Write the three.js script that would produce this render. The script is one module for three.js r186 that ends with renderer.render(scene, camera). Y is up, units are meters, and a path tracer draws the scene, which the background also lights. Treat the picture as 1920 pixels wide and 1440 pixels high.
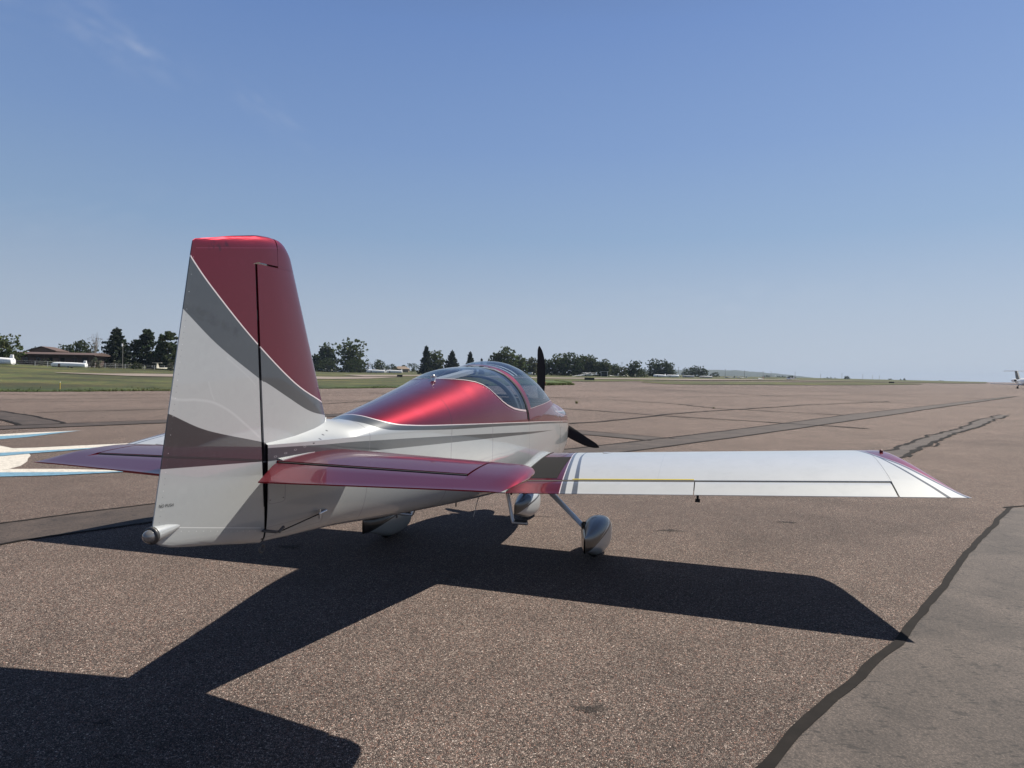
import * as THREE from 'three';
import { mergeGeometries, mergeVertices, toCreasedNormals } from 'three/addons/utils/BufferGeometryUtils.js';
import { FontLoader } from 'three/addons/loaders/FontLoader.js';

// ───────────────────────── camera, sky, sun, exposure ─────────────────────────
const scene = new THREE.Scene();
const EXPOSURE = 1.42;
const renderer = new THREE.WebGLRenderer({ antialias: true });
renderer.toneMapping = THREE.LinearToneMapping;
renderer.toneMappingExposure = EXPOSURE;
renderer.shadowMap.enabled = true;
const EYE = 1.614;
const camera = new THREE.PerspectiveCamera(59.84, 4 / 3, 0.05, 14000);
camera.position.set(0, EYE, 0);
camera.rotation.order = 'YXZ';
camera.rotation.set(-0.0032, 0, 0.0158);

const SUN = new THREE.Vector3(0.634, 1, -0.352).normalize();
const sun = new THREE.DirectionalLight(new THREE.Color(1, 0.93, 0.83), 5);
sun.position.copy(SUN).multiplyScalar(60).add(new THREE.Vector3(0, 0, -7));
sun.target.position.set(0, 0, -7);
sun.castShadow = true;
sun.shadow.mapSize.set(4096, 4096);
Object.assign(sun.shadow.camera, { left: -16, right: 16, top: 16, bottom: -16, near: 1, far: 140 });
scene.add(sun, sun.target);

function rng(seed) { let s = seed >>> 0; return () => { s = (s + 0x6D2B79F5) | 0; let t = Math.imul(s ^ (s >>> 15), 1 | s); t = (t + Math.imul(t ^ (t >>> 7), 61 | t)) ^ t; return ((t ^ (t >>> 14)) >>> 0) / 4294967296; }; }
function hash2(x, y) { let h = Math.imul(x | 0, 374761393) + Math.imul(y | 0, 668265263); h = Math.imul(h ^ (h >>> 13), 1274126177); return ((h ^ (h >>> 16)) >>> 0) / 4294967296; }
function vnoise(x, y, per = 0) {
  const xi = Math.floor(x), yi = Math.floor(y), fx = x - xi, fy = y - yi;
  const w = (a) => (per ? ((a % per) + per) % per : a);
  const sx = fx * fx * (3 - 2 * fx), sy = fy * fy * (3 - 2 * fy);
  const a = hash2(w(xi), w(yi)), b = hash2(w(xi + 1), w(yi)), c = hash2(w(xi), w(yi + 1)), d = hash2(w(xi + 1), w(yi + 1));
  return a + (b - a) * sx + (c - a) * sy + (a - b - c + d) * sx * sy;
}
function fbm(x, y, o = 4, per = 0) { let s = 0, a = 0.5, n = 0; for (let i = 0; i < o; i++) { s += a * vnoise(x, y, per); n += a; a *= 0.5; x *= 2; y *= 2; if (per) per *= 2; } return s / n; }
const sm = (a, b, x) => { const t = Math.min(1, Math.max(0, (x - a) / (b - a))); return t * t * (3 - 2 * t); };
const lerp = (a, b, t) => a + (b - a) * t;
const clamp = (x, a, b) => Math.min(b, Math.max(a, x));
const toLin = (c) => { c /= 255; return c <= 0.04045 ? c / 12.92 : ((c + 0.055) / 1.055) ** 2.4; };
const srgb = (r, g, b) => [toLin(r), toLin(g), toLin(b)];
const C = (r, g, b) => new THREE.Color().setRGB(r, g, b);

{ // clear hazy summer sky: pale at the horizon, paler towards the sun, a few cirrus wisps
  const W = 1536, H = 768, data = new Float32Array(W * H * 4);
  const stops = [[0, srgb(194, 203, 214)], [6, srgb(174, 191, 212)], [12, srgb(144, 173, 208)], [19, srgb(124, 156, 204)], [28, srgb(104, 138, 194)], [42, srgb(66, 88, 130)], [65, srgb(40, 53, 80)], [90, srgb(34, 44, 68)]];
  for (let j = 0; j < H; j++) for (let i = 0; i < W; i++) {
    const u = (i + 0.5) / W, v = (j + 0.5) / H;
    const lat = (v - 0.5) * Math.PI, lon = (u - 0.5) * 2 * Math.PI;   // row 0 is the lowest
    const x = Math.cos(lat) * Math.cos(lon), y = Math.sin(lat), z = Math.cos(lat) * Math.sin(lon);
    const el = Math.max(0, lat) * 180 / Math.PI;
    let q = 1; while (q < stops.length - 1 && stops[q][0] < el) q++; const f = clamp((el - stops[q - 1][0]) / (stops[q][0] - stops[q - 1][0]), 0, 1), k = [0, 1, 2].map((c) => lerp(stops[q - 1][1][c], stops[q][1][c], f));
    const dot = x * SUN.x + y * SUN.y + z * SUN.z;
    const glow = Math.exp(-(1 - dot) * 2.2);
    const m = 0.80 + 0.52 * glow;
    const whiten = 0.17 * glow;
    const L = 0.25 * k[0] + 0.6 * k[1] + 0.15 * k[2];
    let rgb = k.map((c) => lerp(c, L * 1.2, whiten) * m);
    // cirrus
    const az = Math.atan2(x, -z) * 180 / Math.PI, ele = lat * 180 / Math.PI;
    const wisp = (a0, e0, ra, re, tilt, s) => { const da = az - a0, de = ele - e0, p = da * Math.cos(tilt) + de * Math.sin(tilt), q = -da * Math.sin(tilt) + de * Math.cos(tilt); const e = Math.exp(-((p / ra) ** 2) - (q / re) ** 2); return e < 0.01 ? 0 : s * e * sm(0.38, 0.8, fbm(p * 0.5 + 40, q * 2.4 + 11, 5)); };
    const cl = wisp(-31.5, 23.3, 4.2, 1.3, -0.3, 0.12) + wisp(-29.4, 23.2, 1.5, 0.4, -0.42, 0.22) + wisp(-20.5, 20.5, 3.2, 0.8, -0.5, 0.1) + wisp(-36, 25, 6, 2, 0.2, 0.06) + wisp(-34, 11, 8, 2, 0.3, 0.03) + wisp(-8, 5.5, 14, 1.2, 0.05, 0.03) + wisp(14, 6.5, 16, 1.6, 0.08, 0.04);
    rgb = rgb.map((c) => c + cl * (0.85 - c) * 0.9);
    if (lat < -0.02) { const g = [0.12, 0.1, 0.085]; const t = sm(-0.02, -0.08, lat); rgb = rgb.map((c, q) => lerp(c, g[q], t)); }
    const o = (j * W + i) * 4; data[o] = rgb[0] / EXPOSURE; data[o + 1] = rgb[1] / EXPOSURE; data[o + 2] = rgb[2] / EXPOSURE; data[o + 3] = 1;
  }
  const sky = new THREE.DataTexture(data, W, H, THREE.RGBAFormat, THREE.FloatType);
  sky.mapping = THREE.EquirectangularReflectionMapping; sky.magFilter = THREE.LinearFilter; sky.minFilter = THREE.LinearFilter; sky.needsUpdate = true;
  scene.background = sky; scene.environment = sky; scene.environmentIntensity = 1;
}
scene.fog = new THREE.FogExp2(0xabbfda, 0.00011);

// ───────────────────────── naming helpers ─────────────────────────
const taken = new Map();
function numbered(name) { const n = taken.get(name) ?? 0; taken.set(name, n + 1); return n ? `${name}_${String(n).padStart(3, '0')}` : name; }
function tag(o, label, category, group, kind) { if (label) o.userData.label = label; if (category) o.userData.category = category; if (group) o.userData.group = group; if (kind) o.userData.kind = kind; return o; }
function thing(name, label, category, pos = [0, 0, 0], turn = 0, group) { const o = new THREE.Group(); o.name = numbered(name); o.position.set(...pos); o.rotation.y = turn; scene.add(o); return tag(o, label, category, group); }
function part(name, geo, mat, parent) { const m = new THREE.Mesh(Array.isArray(geo) ? merge(geo) : geo, mat); m.name = name; parent.add(m); return m; }
function struct(name, geo, mat, label, category) { const m = new THREE.Mesh(geo, mat); m.name = numbered(name); scene.add(m); return tag(m, label, category, null, 'structure'); }
function merge(list) {
  const gs = list.map((g) => { g = g.index ? g.toNonIndexed() : g; for (const k of Object.keys(g.attributes)) if (!['position', 'normal', 'uv', 'color'].includes(k)) g.deleteAttribute(k); if (!g.attributes.normal) g.computeVertexNormals(); if (!g.attributes.uv) g.setAttribute('uv', new THREE.BufferAttribute(new Float32Array(g.attributes.position.count * 2), 2)); return g; });
  const col = gs.some((g) => g.attributes.color);
  if (!col) return mergeGeometries(gs);
  gs.forEach((g) => { if (!g.attributes.color) g.setAttribute('color', new THREE.BufferAttribute(new Float32Array(g.attributes.position.count * 3).fill(1), 3)); });
  return mergeGeometries(gs);
}
const V = (x, y, z) => new THREE.Vector3(x, y, z);
function tube(a, b, r0, r1 = r0, seg = 12) { // tapered round bar
  a = V(...a); b = V(...b); const d = b.clone().sub(a), g = new THREE.CylinderGeometry(r1, r0, d.length(), seg, 1);
  g.applyQuaternion(new THREE.Quaternion().setFromUnitVectors(V(0, 1, 0), d.normalize())); g.translate((a.x + b.x) / 2, (a.y + b.y) / 2, (a.z + b.z) / 2); return g;
}
function box(w, h, d, x = 0, y = 0, z = 0) { const g = new THREE.BoxGeometry(w, h, d); g.translate(x, y, z); return g; }

// ───────────────────────── terrain ─────────────────────────
const TA = [-0.767, -0.27, 0.07, 0.27, 0.38, 0.70], GA = [0.030, 0.0165, 0.0172, 0.0152, 0.0147, 0.011], DA = [57, 42, 40, 40, 40, 40];
function interp(x, xs, ys) { if (x <= xs[0]) return ys[0]; for (let i = 1; i < xs.length; i++) if (x <= xs[i]) return lerp(ys[i - 1], ys[i], (x - xs[i - 1]) / (xs[i] - xs[i - 1])); return ys[ys.length - 1]; }
function terr(l, d) { // ground height: the field rises gently away from the apron
  if (d <= 1) return 0;
  const t = l / d, r = Math.min(900, Math.hypot(l, d)), q = r - interp(t, TA, DA);
  return interp(t, TA, GA) * (q < -15 ? 0 : q < 15 ? (q + 15) ** 2 / 60 : q);
}
const lift = (l, d, base) => base + 0.00045 * Math.max(0, Math.hypot(l, d) - 12);

// textures of the ground
function dataTex(n, f, srgbSpace = true) {
  const a = new Uint8Array(n * n * 4);
  for (let j = 0; j < n; j++) for (let i = 0; i < n; i++) { const c = f(i, j); const o = (j * n + i) * 4; a[o] = clamp(c[0], 0, 255); a[o + 1] = clamp(c[1], 0, 255); a[o + 2] = clamp(c[2], 0, 255); a[o + 3] = 255; }
  const t = new THREE.DataTexture(a, n, n); t.wrapS = t.wrapT = THREE.RepeatWrapping; t.magFilter = THREE.LinearFilter; t.minFilter = THREE.LinearMipmapLinearFilter; t.generateMipmaps = true; t.anisotropy = 8;
  if (srgbSpace) t.colorSpace = THREE.SRGBColorSpace; t.needsUpdate = true; return t;
}
function stones(n, cell, seed) { // distance to nearest / second stone and its id, tileable
  const g = n / cell; const F = new Float32Array(n * n), ID = new Uint32Array(n * n);
  const px = [], py = [], sz = [];
  for (let j = 0; j < g; j++) for (let i = 0; i < g; i++) { px.push(hash2(i + seed, j * 3 + 7) * 0.9); py.push(hash2(i * 5 + 3, j + seed * 2) * 0.9); sz.push(0.6 + 0.7 * hash2(i * 7 + seed, j * 11)); }
  for (let j = 0; j < n; j++) for (let i = 0; i < n; i++) {
    const ci = Math.floor(i / cell), cj = Math.floor(j / cell); let b = 9, id = 0, b2 = 9;
    for (let dj = -1; dj <= 1; dj++) for (let di = -1; di <= 1; di++) {
      const gi = (ci + di + g) % g, gj = (cj + dj + g) % g, q = gj * g + gi;
      const dx = (ci + di + px[q]) - i / cell, dy = (cj + dj + py[q]) - j / cell, dd = Math.sqrt(dx * dx + dy * dy) / sz[q];
      if (dd < b) { b2 = b; b = dd; id = q; } else if (dd < b2) b2 = dd;
    }
    F[j * n + i] = b2 - b; ID[j * n + i] = id;
  }
  return { F, ID };
}
const TN = 2048, TILE = 3.7;
const st = stones(TN, 4, 17);
const apronTex = dataTex(TN, (i, j) => {
  const k = j * TN + i, id = st.ID[k], edge = sm(0.0, 0.42, st.F[k]);
  const a = hash2(id, 5), b = hash2(id, 9), h = hash2(id, 21);
  let r = 123, g = 110, bb = 102;                        // pinkish brown aggregate
  if (a < 0.24) { r = 92; g = 81; bb = 76; } else if (a < 0.40) { r = 142; g = 128; bb = 119; } else if (a < 0.58) { r = 118; g = 95; bb = 85; } else if (a > 0.975) { r = 168; g = 156; bb = 147; }
  const s = 0.70 + 0.54 * b, blot = 0.93 + 0.14 * fbm(i / 128, j / 128, 4, 16);
  const m = 1.17 * (0.2 + 0.8 * edge) * s * blot, w = 0.985 + 0.03 * h;
  return [r * m * w, g * m, bb * m];
});
const apronBump = dataTex(TN, (i, j) => { const k = j * TN + i; const v = 255 * Math.min(1, Math.sqrt(st.F[k]) * 0.9) * (0.5 + 0.5 * hash2(st.ID[k], 33)); return [v, v, v]; }, false);
const st2 = stones(1024, 4, 5);
const patchTex = dataTex(1024, (i, j) => {
  const k = j * 1024 + i, e = sm(0.0, 0.4, st2.F[k]), b = hash2(st2.ID[k], 3), q = fbm(i / 16, j / 64, 4, 64), big = fbm(i / 128, j / 128, 3, 8);
  const crack = sm(0.60, 0.72, fbm(i / 24 + 7, j / 7, 3, 0) * 0.6 + 0.4 * q);
  const m = (0.74 + 0.26 * e) * (0.8 + 0.36 * b) * (0.8 + 0.4 * big) * (1 - 0.35 * crack);
  const gr = 0.85 + 0.3 * hash2(i, j); return [81 * m * gr, 72.5 * m * gr, 67 * m * gr];
});
const patchBump = dataTex(512, (i, j) => { const v = 255 * fbm(i / 4, j / 4, 3, 128); return [v, v, v]; }, false);
const tarTex = dataTex(256, (i, j) => { const m = 0.82 + 0.34 * fbm(i / 16, j / 16, 4, 16); return [33 * m, 30 * m, 28 * m]; });
const paintTex = dataTex(512, (i, j) => { const v = fbm(i / 8, j / 8, 4, 64), w = fbm(i / 2, j / 2, 2, 256); const m = 0.93 + 0.1 * v - 0.4 * sm(0.66, 0.8, w) - 0.1 * sm(0.55, 0.7, fbm(i / 20 + 3, j / 20, 3, 0)); return [255 * m, 253 * m, 247 * m]; });
const rep = (t, r) => { t.repeat.set(r, r); return t; };
rep(apronTex, 1 / TILE); rep(apronBump, 1 / TILE); rep(patchTex, 1 / 2.2); rep(patchBump, 1 / 1.2); rep(tarTex, 1 / 0.9); rep(paintTex, 1 / 1.4);
const apronMat = new THREE.MeshPhysicalMaterial({ map: apronTex, bumpMap: apronBump, bumpScale: 0.005, roughness: 0.9, specularIntensity: 0.6, vertexColors: true });
const patchMat = new THREE.MeshStandardMaterial({ map: patchTex, bumpMap: patchBump, bumpScale: 0.002, roughness: 0.82 });
const darkPatchMat = new THREE.MeshStandardMaterial({ map: patchTex, bumpMap: patchBump, bumpScale: 0.002, roughness: 0.82, color: C(0.86, 0.80, 0.76) });
const tarMat = new THREE.MeshPhysicalMaterial({ map: tarTex, roughness: 0.9, specularIntensity: 0.35 });
const whitePaint = new THREE.MeshStandardMaterial({ map: paintTex, roughness: 0.75, color: C(0.62, 0.59, 0.545) });
const bluePaint = new THREE.MeshStandardMaterial({ map: paintTex, roughness: 0.75, color: C(0.15, 0.30, 0.43) });

function sheet(rows, cols, f, colorOf) { // grid of [lat, depth, height]
  const pos = [], uv = [], col = [], idx = [];
  for (let j = 0; j <= rows; j++) for (let i = 0; i <= cols; i++) { const [l, d, y] = f(i / cols, j / rows); pos.push(l, y, -d); uv.push(l, -d); if (colorOf) col.push(...colorOf(l, d)); }
  for (let j = 0; j < rows; j++) for (let i = 0; i < cols; i++) { const a = j * (cols + 1) + i; idx.push(a, a + 1, a + cols + 2, a, a + cols + 2, a + cols + 1); }
  const g = new THREE.BufferGeometry(); g.setAttribute('position', new THREE.Float32BufferAttribute(pos, 3)); g.setAttribute('uv', new THREE.Float32BufferAttribute(uv, 2)); if (colorOf) g.setAttribute('color', new THREE.Float32BufferAttribute(col, 3)); g.setIndex(idx); g.computeVertexNormals();
  const n = g.attributes.normal; if (n.getY(0) < 0) { for (let k = 0; k < idx.length; k += 3) [idx[k], idx[k + 1]] = [idx[k + 1], idx[k]]; g.setIndex(idx); g.computeVertexNormals(); }
  return g;
}
// the apron and everything under it, out to the horizon
{
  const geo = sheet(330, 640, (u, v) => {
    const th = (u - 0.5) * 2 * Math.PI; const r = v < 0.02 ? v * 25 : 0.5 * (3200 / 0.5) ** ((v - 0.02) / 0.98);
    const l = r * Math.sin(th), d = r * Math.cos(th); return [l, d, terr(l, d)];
  }, (l, d) => { // dull stains, traffic tone, slow colour changes; glancing sheen painted in, paler with distance
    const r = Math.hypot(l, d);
    const n = fbm(l * 0.11 + 30, d * 0.11 + 9, 4), n2 = fbm(l * 0.6 + 3, d * 0.6 + 5, 3), n3 = fbm(l * 0.02 + 8, d * 0.02, 3);
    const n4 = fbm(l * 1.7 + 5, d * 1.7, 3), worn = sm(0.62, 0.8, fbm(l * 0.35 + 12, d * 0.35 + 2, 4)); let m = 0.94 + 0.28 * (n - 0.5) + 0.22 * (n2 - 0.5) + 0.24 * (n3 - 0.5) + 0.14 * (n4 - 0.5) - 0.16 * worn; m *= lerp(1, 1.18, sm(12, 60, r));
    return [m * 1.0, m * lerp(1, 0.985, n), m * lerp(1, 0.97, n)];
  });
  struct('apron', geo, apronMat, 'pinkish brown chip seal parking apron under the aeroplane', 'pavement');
}
function along(pts, t) { // point on a polyline at share t of its length
  let L = 0; const s = [0]; for (let i = 1; i < pts.length; i++) { L += Math.hypot(pts[i][0] - pts[i - 1][0], pts[i][1] - pts[i - 1][1]); s.push(L); }
  const q = t * L; for (let i = 1; i < pts.length; i++) if (q <= s[i] + 1e-9) { const k = (q - s[i - 1]) / (s[i] - s[i - 1] || 1); return [lerp(pts[i - 1][0], pts[i][0], k), lerp(pts[i - 1][1], pts[i][1], k)]; }
  return pts[pts.length - 1];
}
function band(A, B, n, m, h) { return sheet(m, n, (u, v) => { const a = along(A, u), b = along(B, u), l = lerp(a[0], b[0], v), d = lerp(a[1], b[1], v); return [l, d, terr(l, d) + lift(l, d, h)]; }); }
function line(pts, w, n, h, seed = 1, wob = 0.3, rough = 0.7) { // a sealant line with uneven edges
  return sheet(1, n, (u, v) => {
    const a = along(pts, Math.max(0, u - 0.004)), b = along(pts, Math.min(1, u + 0.004)), p = along(pts, u); let tx = b[0] - a[0], ty = b[1] - a[1]; const L = Math.hypot(tx, ty) || 1; tx /= L; ty /= L;
    const k = (fbm(u * n * 0.2 + seed * 13, seed, 3) - 0.5) * 2 * wob, ww = w * (1.1 - rough / 2 + rough * vnoise(u * n * 0.5 + seed, 3 + v * 20)), s = (v - 0.5) * ww + k * w * 2;
    const l = p[0] - ty * s, d = p[1] + tx * s; return [l, d, terr(l, d) + lift(l, d, h)];
  });
}
// paved repairs and their sealed edges (metres: right of the camera, ahead of the camera)
const sealL = [[0.55, 2.3], [1.05, 2.82], [1.42, 3.24], [1.67, 3.5], [2.02, 3.83], [2.43, 4.24], [2.89, 4.76], [3.57, 5.53], [4.01, 6.05], [5.09, 7.26], [6.79, 9.13]];
const sealR = [[0.66, 2.3], [1.13, 2.82], [1.43, 3.17], [1.67, 3.43], [2.05, 3.78], [2.33, 4.05], [2.69, 4.48], [3.14, 4.94], [3.62, 5.47], [4.11, 6.05], [5.38, 7.48], [6.69, 8.96]];
struct('pavement_patch', band(sealL.map((p) => [p[0] + 0.03, p[1] - 0.03]), [[6, 1.5], [9, 4], [11.5, 7], [13.4, 9.8]], 40, 20, 0.004), patchMat, 'smooth grey asphalt repair in the lower right corner of the apron', 'pavement patch');
struct('crack_seal', line(sealL.map((p) => [p[0] + 0.028, p[1] - 0.028]), 0.052, 120, 0.008, 3, 0.16, 0.3), tarMat, 'broad dark tar band bordering the smooth grey repair at the lower right', 'sealant line');
struct('crack_seal', line([[6.75, 9.1], [7.2, 9.3], [9.5, 9.9], [13, 10.6]], 0.035, 60, 0.008, 4), tarMat, 'thin tar line on the far edge of the grey repair at right', 'sealant line');
const S2u = [[-6.6, 5.7], [-5.49, 7.18], [-5.04, 7.77], [-4.5, 8.41], [-3.75, 9.26], [-3.3, 9.9]], S2l = [[-5.7, 4.7], [-4.8, 6.29], [-4.7, 6.48], [-3.96, 7.35], [-3.16, 8.29], [-2.7, 8.9]];
struct('pavement_patch', band(S2u, S2l, 30, 6, 0.004), darkPatchMat, 'smooth brown repair strip running under the tail at left', 'pavement patch');
struct('crack_seal', line(S2u, 0.05, 110, 0.008, 7), tarMat, 'thin tar line on the far side of the repair strip under the tail', 'sealant line');
struct('crack_seal', line(S2l, 0.045, 110, 0.008, 9), tarMat, 'thin tar line on the near side of the repair strip under the tail', 'sealant line');
const S3a = [[-26, 31], [-22.06, 28.77], [-18, 25.3], [-14.6, 21.9]], S3b = [[-22, 27.2], [-17.96, 23.43], [-15.3, 20.9]];
struct('pavement_patch', band(S3a, S3b, 30, 4, 0.004), darkPatchMat, 'dark repair strip slanting in from the left edge beyond the painted stripes', 'pavement patch');
struct('crack_seal', line(S3a, 0.14, 70, 0.010, 11), tarMat, 'tar line on the far edge of the slanting repair strip at left', 'sealant line');
struct('crack_seal', line(S3b, 0.14, 70, 0.010, 12), tarMat, 'tar line on the near edge of the slanting repair strip at left', 'sealant line');
const S4a = [[-17.4, 19.0], [-15.68, 20.46], [-12.75, 24.54], [-8.22, 30.33], [-5.5, 34]], S4b = [[-16.4, 17.7], [-14.71, 19.2], [-11.95, 23.0], [-7.66, 28.27], [-5, 31.7]];
struct('pavement_patch', band(S4a, S4b, 50, 3, 0.006), darkPatchMat, 'narrow dark repair strip crossing behind the fin beyond the painted stripes', 'pavement patch');
struct('crack_seal', line(S4a, 0.13, 90, 0.012, 13), tarMat, 'tar line on the far edge of the narrow strip behind the fin', 'sealant line');
struct('crack_seal', line(S4b, 0.10, 90, 0.012, 14), tarMat, 'tar line on the near edge of the narrow strip behind the fin', 'sealant line');
const BU = [[-2, 12.6], [1.31, 16.1], [4.42, 19.69], [18.79, 37.33], [31.19, 50.51], [61.58, 82.9]], BL = [[-1, 11.6], [3.33, 16.42], [8.8, 22.9], [16.13, 31.63], [27.71, 44.86], [66, 87]];
struct('pavement_patch', band(BU, BL, 200, 3, 0.004), darkPatchMat, 'long dark repair strip running diagonally from the propeller to the far right', 'pavement patch');
struct('crack_seal', line(BU, 0.1, 260, 0.009, 15, 0.2), tarMat, 'tar line on the far edge of the long diagonal strip', 'sealant line');
struct('crack_seal', line(BL, 0.09, 260, 0.009, 16, 0.2), tarMat, 'tar line on the near edge of the long diagonal strip', 'sealant line');
const VA = [[-1.5, 26.7], [1.87, 23.11], [4.85, 19.77]], VB = [[-1.2, 24.6], [1.74, 21.39], [3.98, 18.9]];
struct('pavement_patch', band(VA, VB, 30, 3, 0.005), darkPatchMat, 'short dark repair strip meeting the long diagonal one beside the propeller', 'pavement patch');
struct('crack_seal', line(VA, 0.07, 50, 0.011, 17), tarMat, 'tar line on the far edge of the short strip beside the propeller', 'sealant line');
struct('crack_seal', line(VB, 0.07, 50, 0.011, 18), tarMat, 'tar line on the near edge of the short strip beside the propeller', 'sealant line');
const KL = [[7.2, 14.1], [8.65, 15.87], [9.45, 16.84], [14.6, 23.07], [17.5, 26.2], [23.96, 34.23], [26, 36.2], [28.92, 39.67]], KR = [[7.9, 14.1], [9.06, 15.48], [9.63, 16.13], [14.75, 22.54], [19.06, 27.37], [24.95, 34.42], [28.85, 38.57]];
struct('pavement_patch', band(KL, KR, 60, 3, 0.004), darkPatchMat, 'cracked dark strip reaching from the right wing tip to the far right', 'pavement patch');
struct('crack_seal', line(KL, 0.11, 150, 0.009, 19, 0.75), tarMat, 'ragged tar line on the left side of the cracked strip by the wing tip', 'sealant line');
struct('crack_seal', line(KR, 0.11, 150, 0.009, 20, 0.8), tarMat, 'ragged tar line on the right side of the cracked strip by the wing tip', 'sealant line');
struct('crack_seal', line([[9.3, 15.6], [10.3, 17.2], [10.9, 17.9], [12.1, 18.9], [12.9, 20.2]], 0.07, 60, 0.010, 21, 0.8), tarMat, 'short crooked tar line inside the cracked strip by the wing tip', 'sealant line');
const seams = [
  [[[-42, 43.5], [-36.17, 47.17], [-32.2, 46.8], [-26.73, 51.65], [-16, 60], [-7, 66]], 'behind the fin nearest the grass'],
  [[[-34, 37.8], [-28.71, 41.8], [-23.79, 46.48], [-12, 57]], 'behind the fin, second from the grass'],
  [[[-33, 33.4], [-28.39, 37.02], [-26.99, 38.36], [-23.8, 41.2], [-11.29, 46.2], [-2, 54]], 'behind the fin, third from the grass'],
  [[[-20, 28], [-11.29, 41.63], [-9.66, 46.58], [-6, 58], [-3, 74]], 'running away from the fin to the grass'],
  [[[-3, 60], [3.77, 56.9], [8.36, 54.92], [12.14, 48.9], [13.04, 43.06], [18.5, 36.74]], 'bending across the apron to the long diagonal strip'],
  [[[1, 25], [3.75, 27.87], [9.64, 37.14], [21.91, 49.98], [34, 60]], 'right of the propeller, parallel to the long strip'],
  [[[-3, 52], [4.73, 58.86], [16.34, 64], [41.11, 80.32], [70, 100]], 'in the middle of the apron right of the canopy'],
  [[[-10, 68], [8.93, 79.69], [30.68, 90], [62.15, 105.04]], 'far out on the apron right of the propeller'],
  [[[-13, 62], [-9.14, 57.31], [-2, 47], [8, 33], [14, 26]], 'crossing the apron behind the canopy'],
  [[[18, 95], [26, 78], [31, 62], [34, 53], [45, 45]], 'crossing the long diagonal strip far right'],
  [[[40, 105], [46, 86], [52, 74], [66, 62]], 'crossing near the far end of the diagonal strip'],
  [[[25, 108], [58, 118], [90, 132]], 'farthest out in front of the grass island'],
];
seams.forEach(([p, where], i) => struct('crack_seal', line(p, i < 4 ? 0.16 : 0.2, 150, 0.008, 30 + i, 0.5), tarMat, `thin winding tar line ${where}`, 'sealant line'));
{ // oil and tyre stains on the bare apron
  const r = rng(5); const stainMat = new THREE.MeshStandardMaterial({ map: tarTex, roughness: 0.9, transparent: true, opacity: 0.5 });
  const stain = (l, d, s, label) => { const n = 40, pts = []; for (let i = 0; i < n; i++) { const a = i / n * 6.283, q = s * (0.25 + 1.2 * vnoise(i * 0.9 + l * 7, d * 3) * vnoise(i * 2.1 + d * 9, l)); pts.push([l + q * 1.5 * Math.cos(a), d + q * 0.8 * Math.sin(a)]); } const sh = new THREE.Shape(pts.map((p) => new THREE.Vector2(p[0], p[1]))); const g = new THREE.ShapeGeometry(sh); g.rotateX(-Math.PI / 2); g.translate(0, 0.005, 0); struct('oil_stain', g, stainMat, label, 'stain'); };
  stain(-1.87, 3.09, 0.05, 'dark oil stain in the tail shadow at lower left');
  stain(-1.64, 2.82, 0.028, 'small oil spot nearest the camera in the tail shadow');
  stain(0.99, 6.89, 0.1, 'dark oil stain on the sunlit ground just left of the right wheel');
  stain(1.75, 7.35, 0.13, 'faint smudge on the sunlit apron below the inner right wing');
  stain(0.42, 3.3, 0.09, 'faint round smudge on the sunlit foreground right of the tail shadow');
  stain(3.3, 7.9, 0.12, 'faint smudge on the sunlit apron below the right aileron');
  stain(-2.12, 6.38, 0.12, 'dark oil stain in the shadow beneath the rudder hinge');
}
// painted ground emblem at the left edge
const P = (pts, h) => { const g = new THREE.ShapeGeometry(new THREE.Shape(pts.map((p) => new THREE.Vector2(p[0], p[1])))); g.rotateX(-Math.PI / 2); g.translate(0, h, 0); return g; };
struct('painted_stripe', P([[-15.4, 15.5], [-13.55, 17.69], [-13.28, 18.29], [-12.48, 19.37], [-12.95, 17.6], [-13.2, 17.15], [-15, 15]], 0.008), whitePaint, 'white tapering stripe painted on the apron, farthest of three at left', 'ground marking');
struct('painted_stripe', P([[-15, 15], [-13.2, 17.15], [-12.95, 17.6], [-12.48, 19.36], [-12.38, 17.06], [-12.55, 16.39], [-14.4, 14.2]], 0.0085), bluePaint, 'blue lower half of the farthest painted stripe at left', 'ground marking');
struct('painted_stripe', P([[-13, 12], [-10.95, 14.3], [-10.41, 14.6], [-10.03, 14.98], [-8.7, 16.2], [-9.3, 14.68], [-9.74, 14.21], [-10.36, 13.54], [-12.4, 11.3]], 0.011), whitePaint, 'white tapering stripe painted on the apron, middle of three at left', 'ground marking');
struct('painted_stripe', P([[-12.4, 11.3], [-10.36, 13.54], [-9.74, 14.21], [-9.3, 14.68], [-8.7, 16.15], [-9.18, 14.58], [-9.47, 13.98], [-9.76, 13.48], [-9.96, 13.01], [-12.0, 10.8]], 0.012), bluePaint, 'blue lower half of the middle painted stripe at left', 'ground marking');
struct('painted_stripe', P([[-10.4, 9.5], [-8.62, 11.25], [-7.62, 11.36], [-6.5, 11.3], [-6.63, 11.17], [-7.35, 10.99], [-8.3, 10.85], [-10, 9]], 0.011), whitePaint, 'white tapering stripe painted on the apron, nearest of three at left', 'ground marking');
struct('painted_stripe', P([[-10, 9], [-8.3, 10.85], [-7.35, 10.99], [-6.63, 11.17], [-6.4, 11.25], [-6.53, 11.08], [-7.28, 10.62], [-7.95, 10.4], [-9.6, 8.6]], 0.012), bluePaint, 'blue lower half of the nearest painted stripe at left', 'ground marking');
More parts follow.
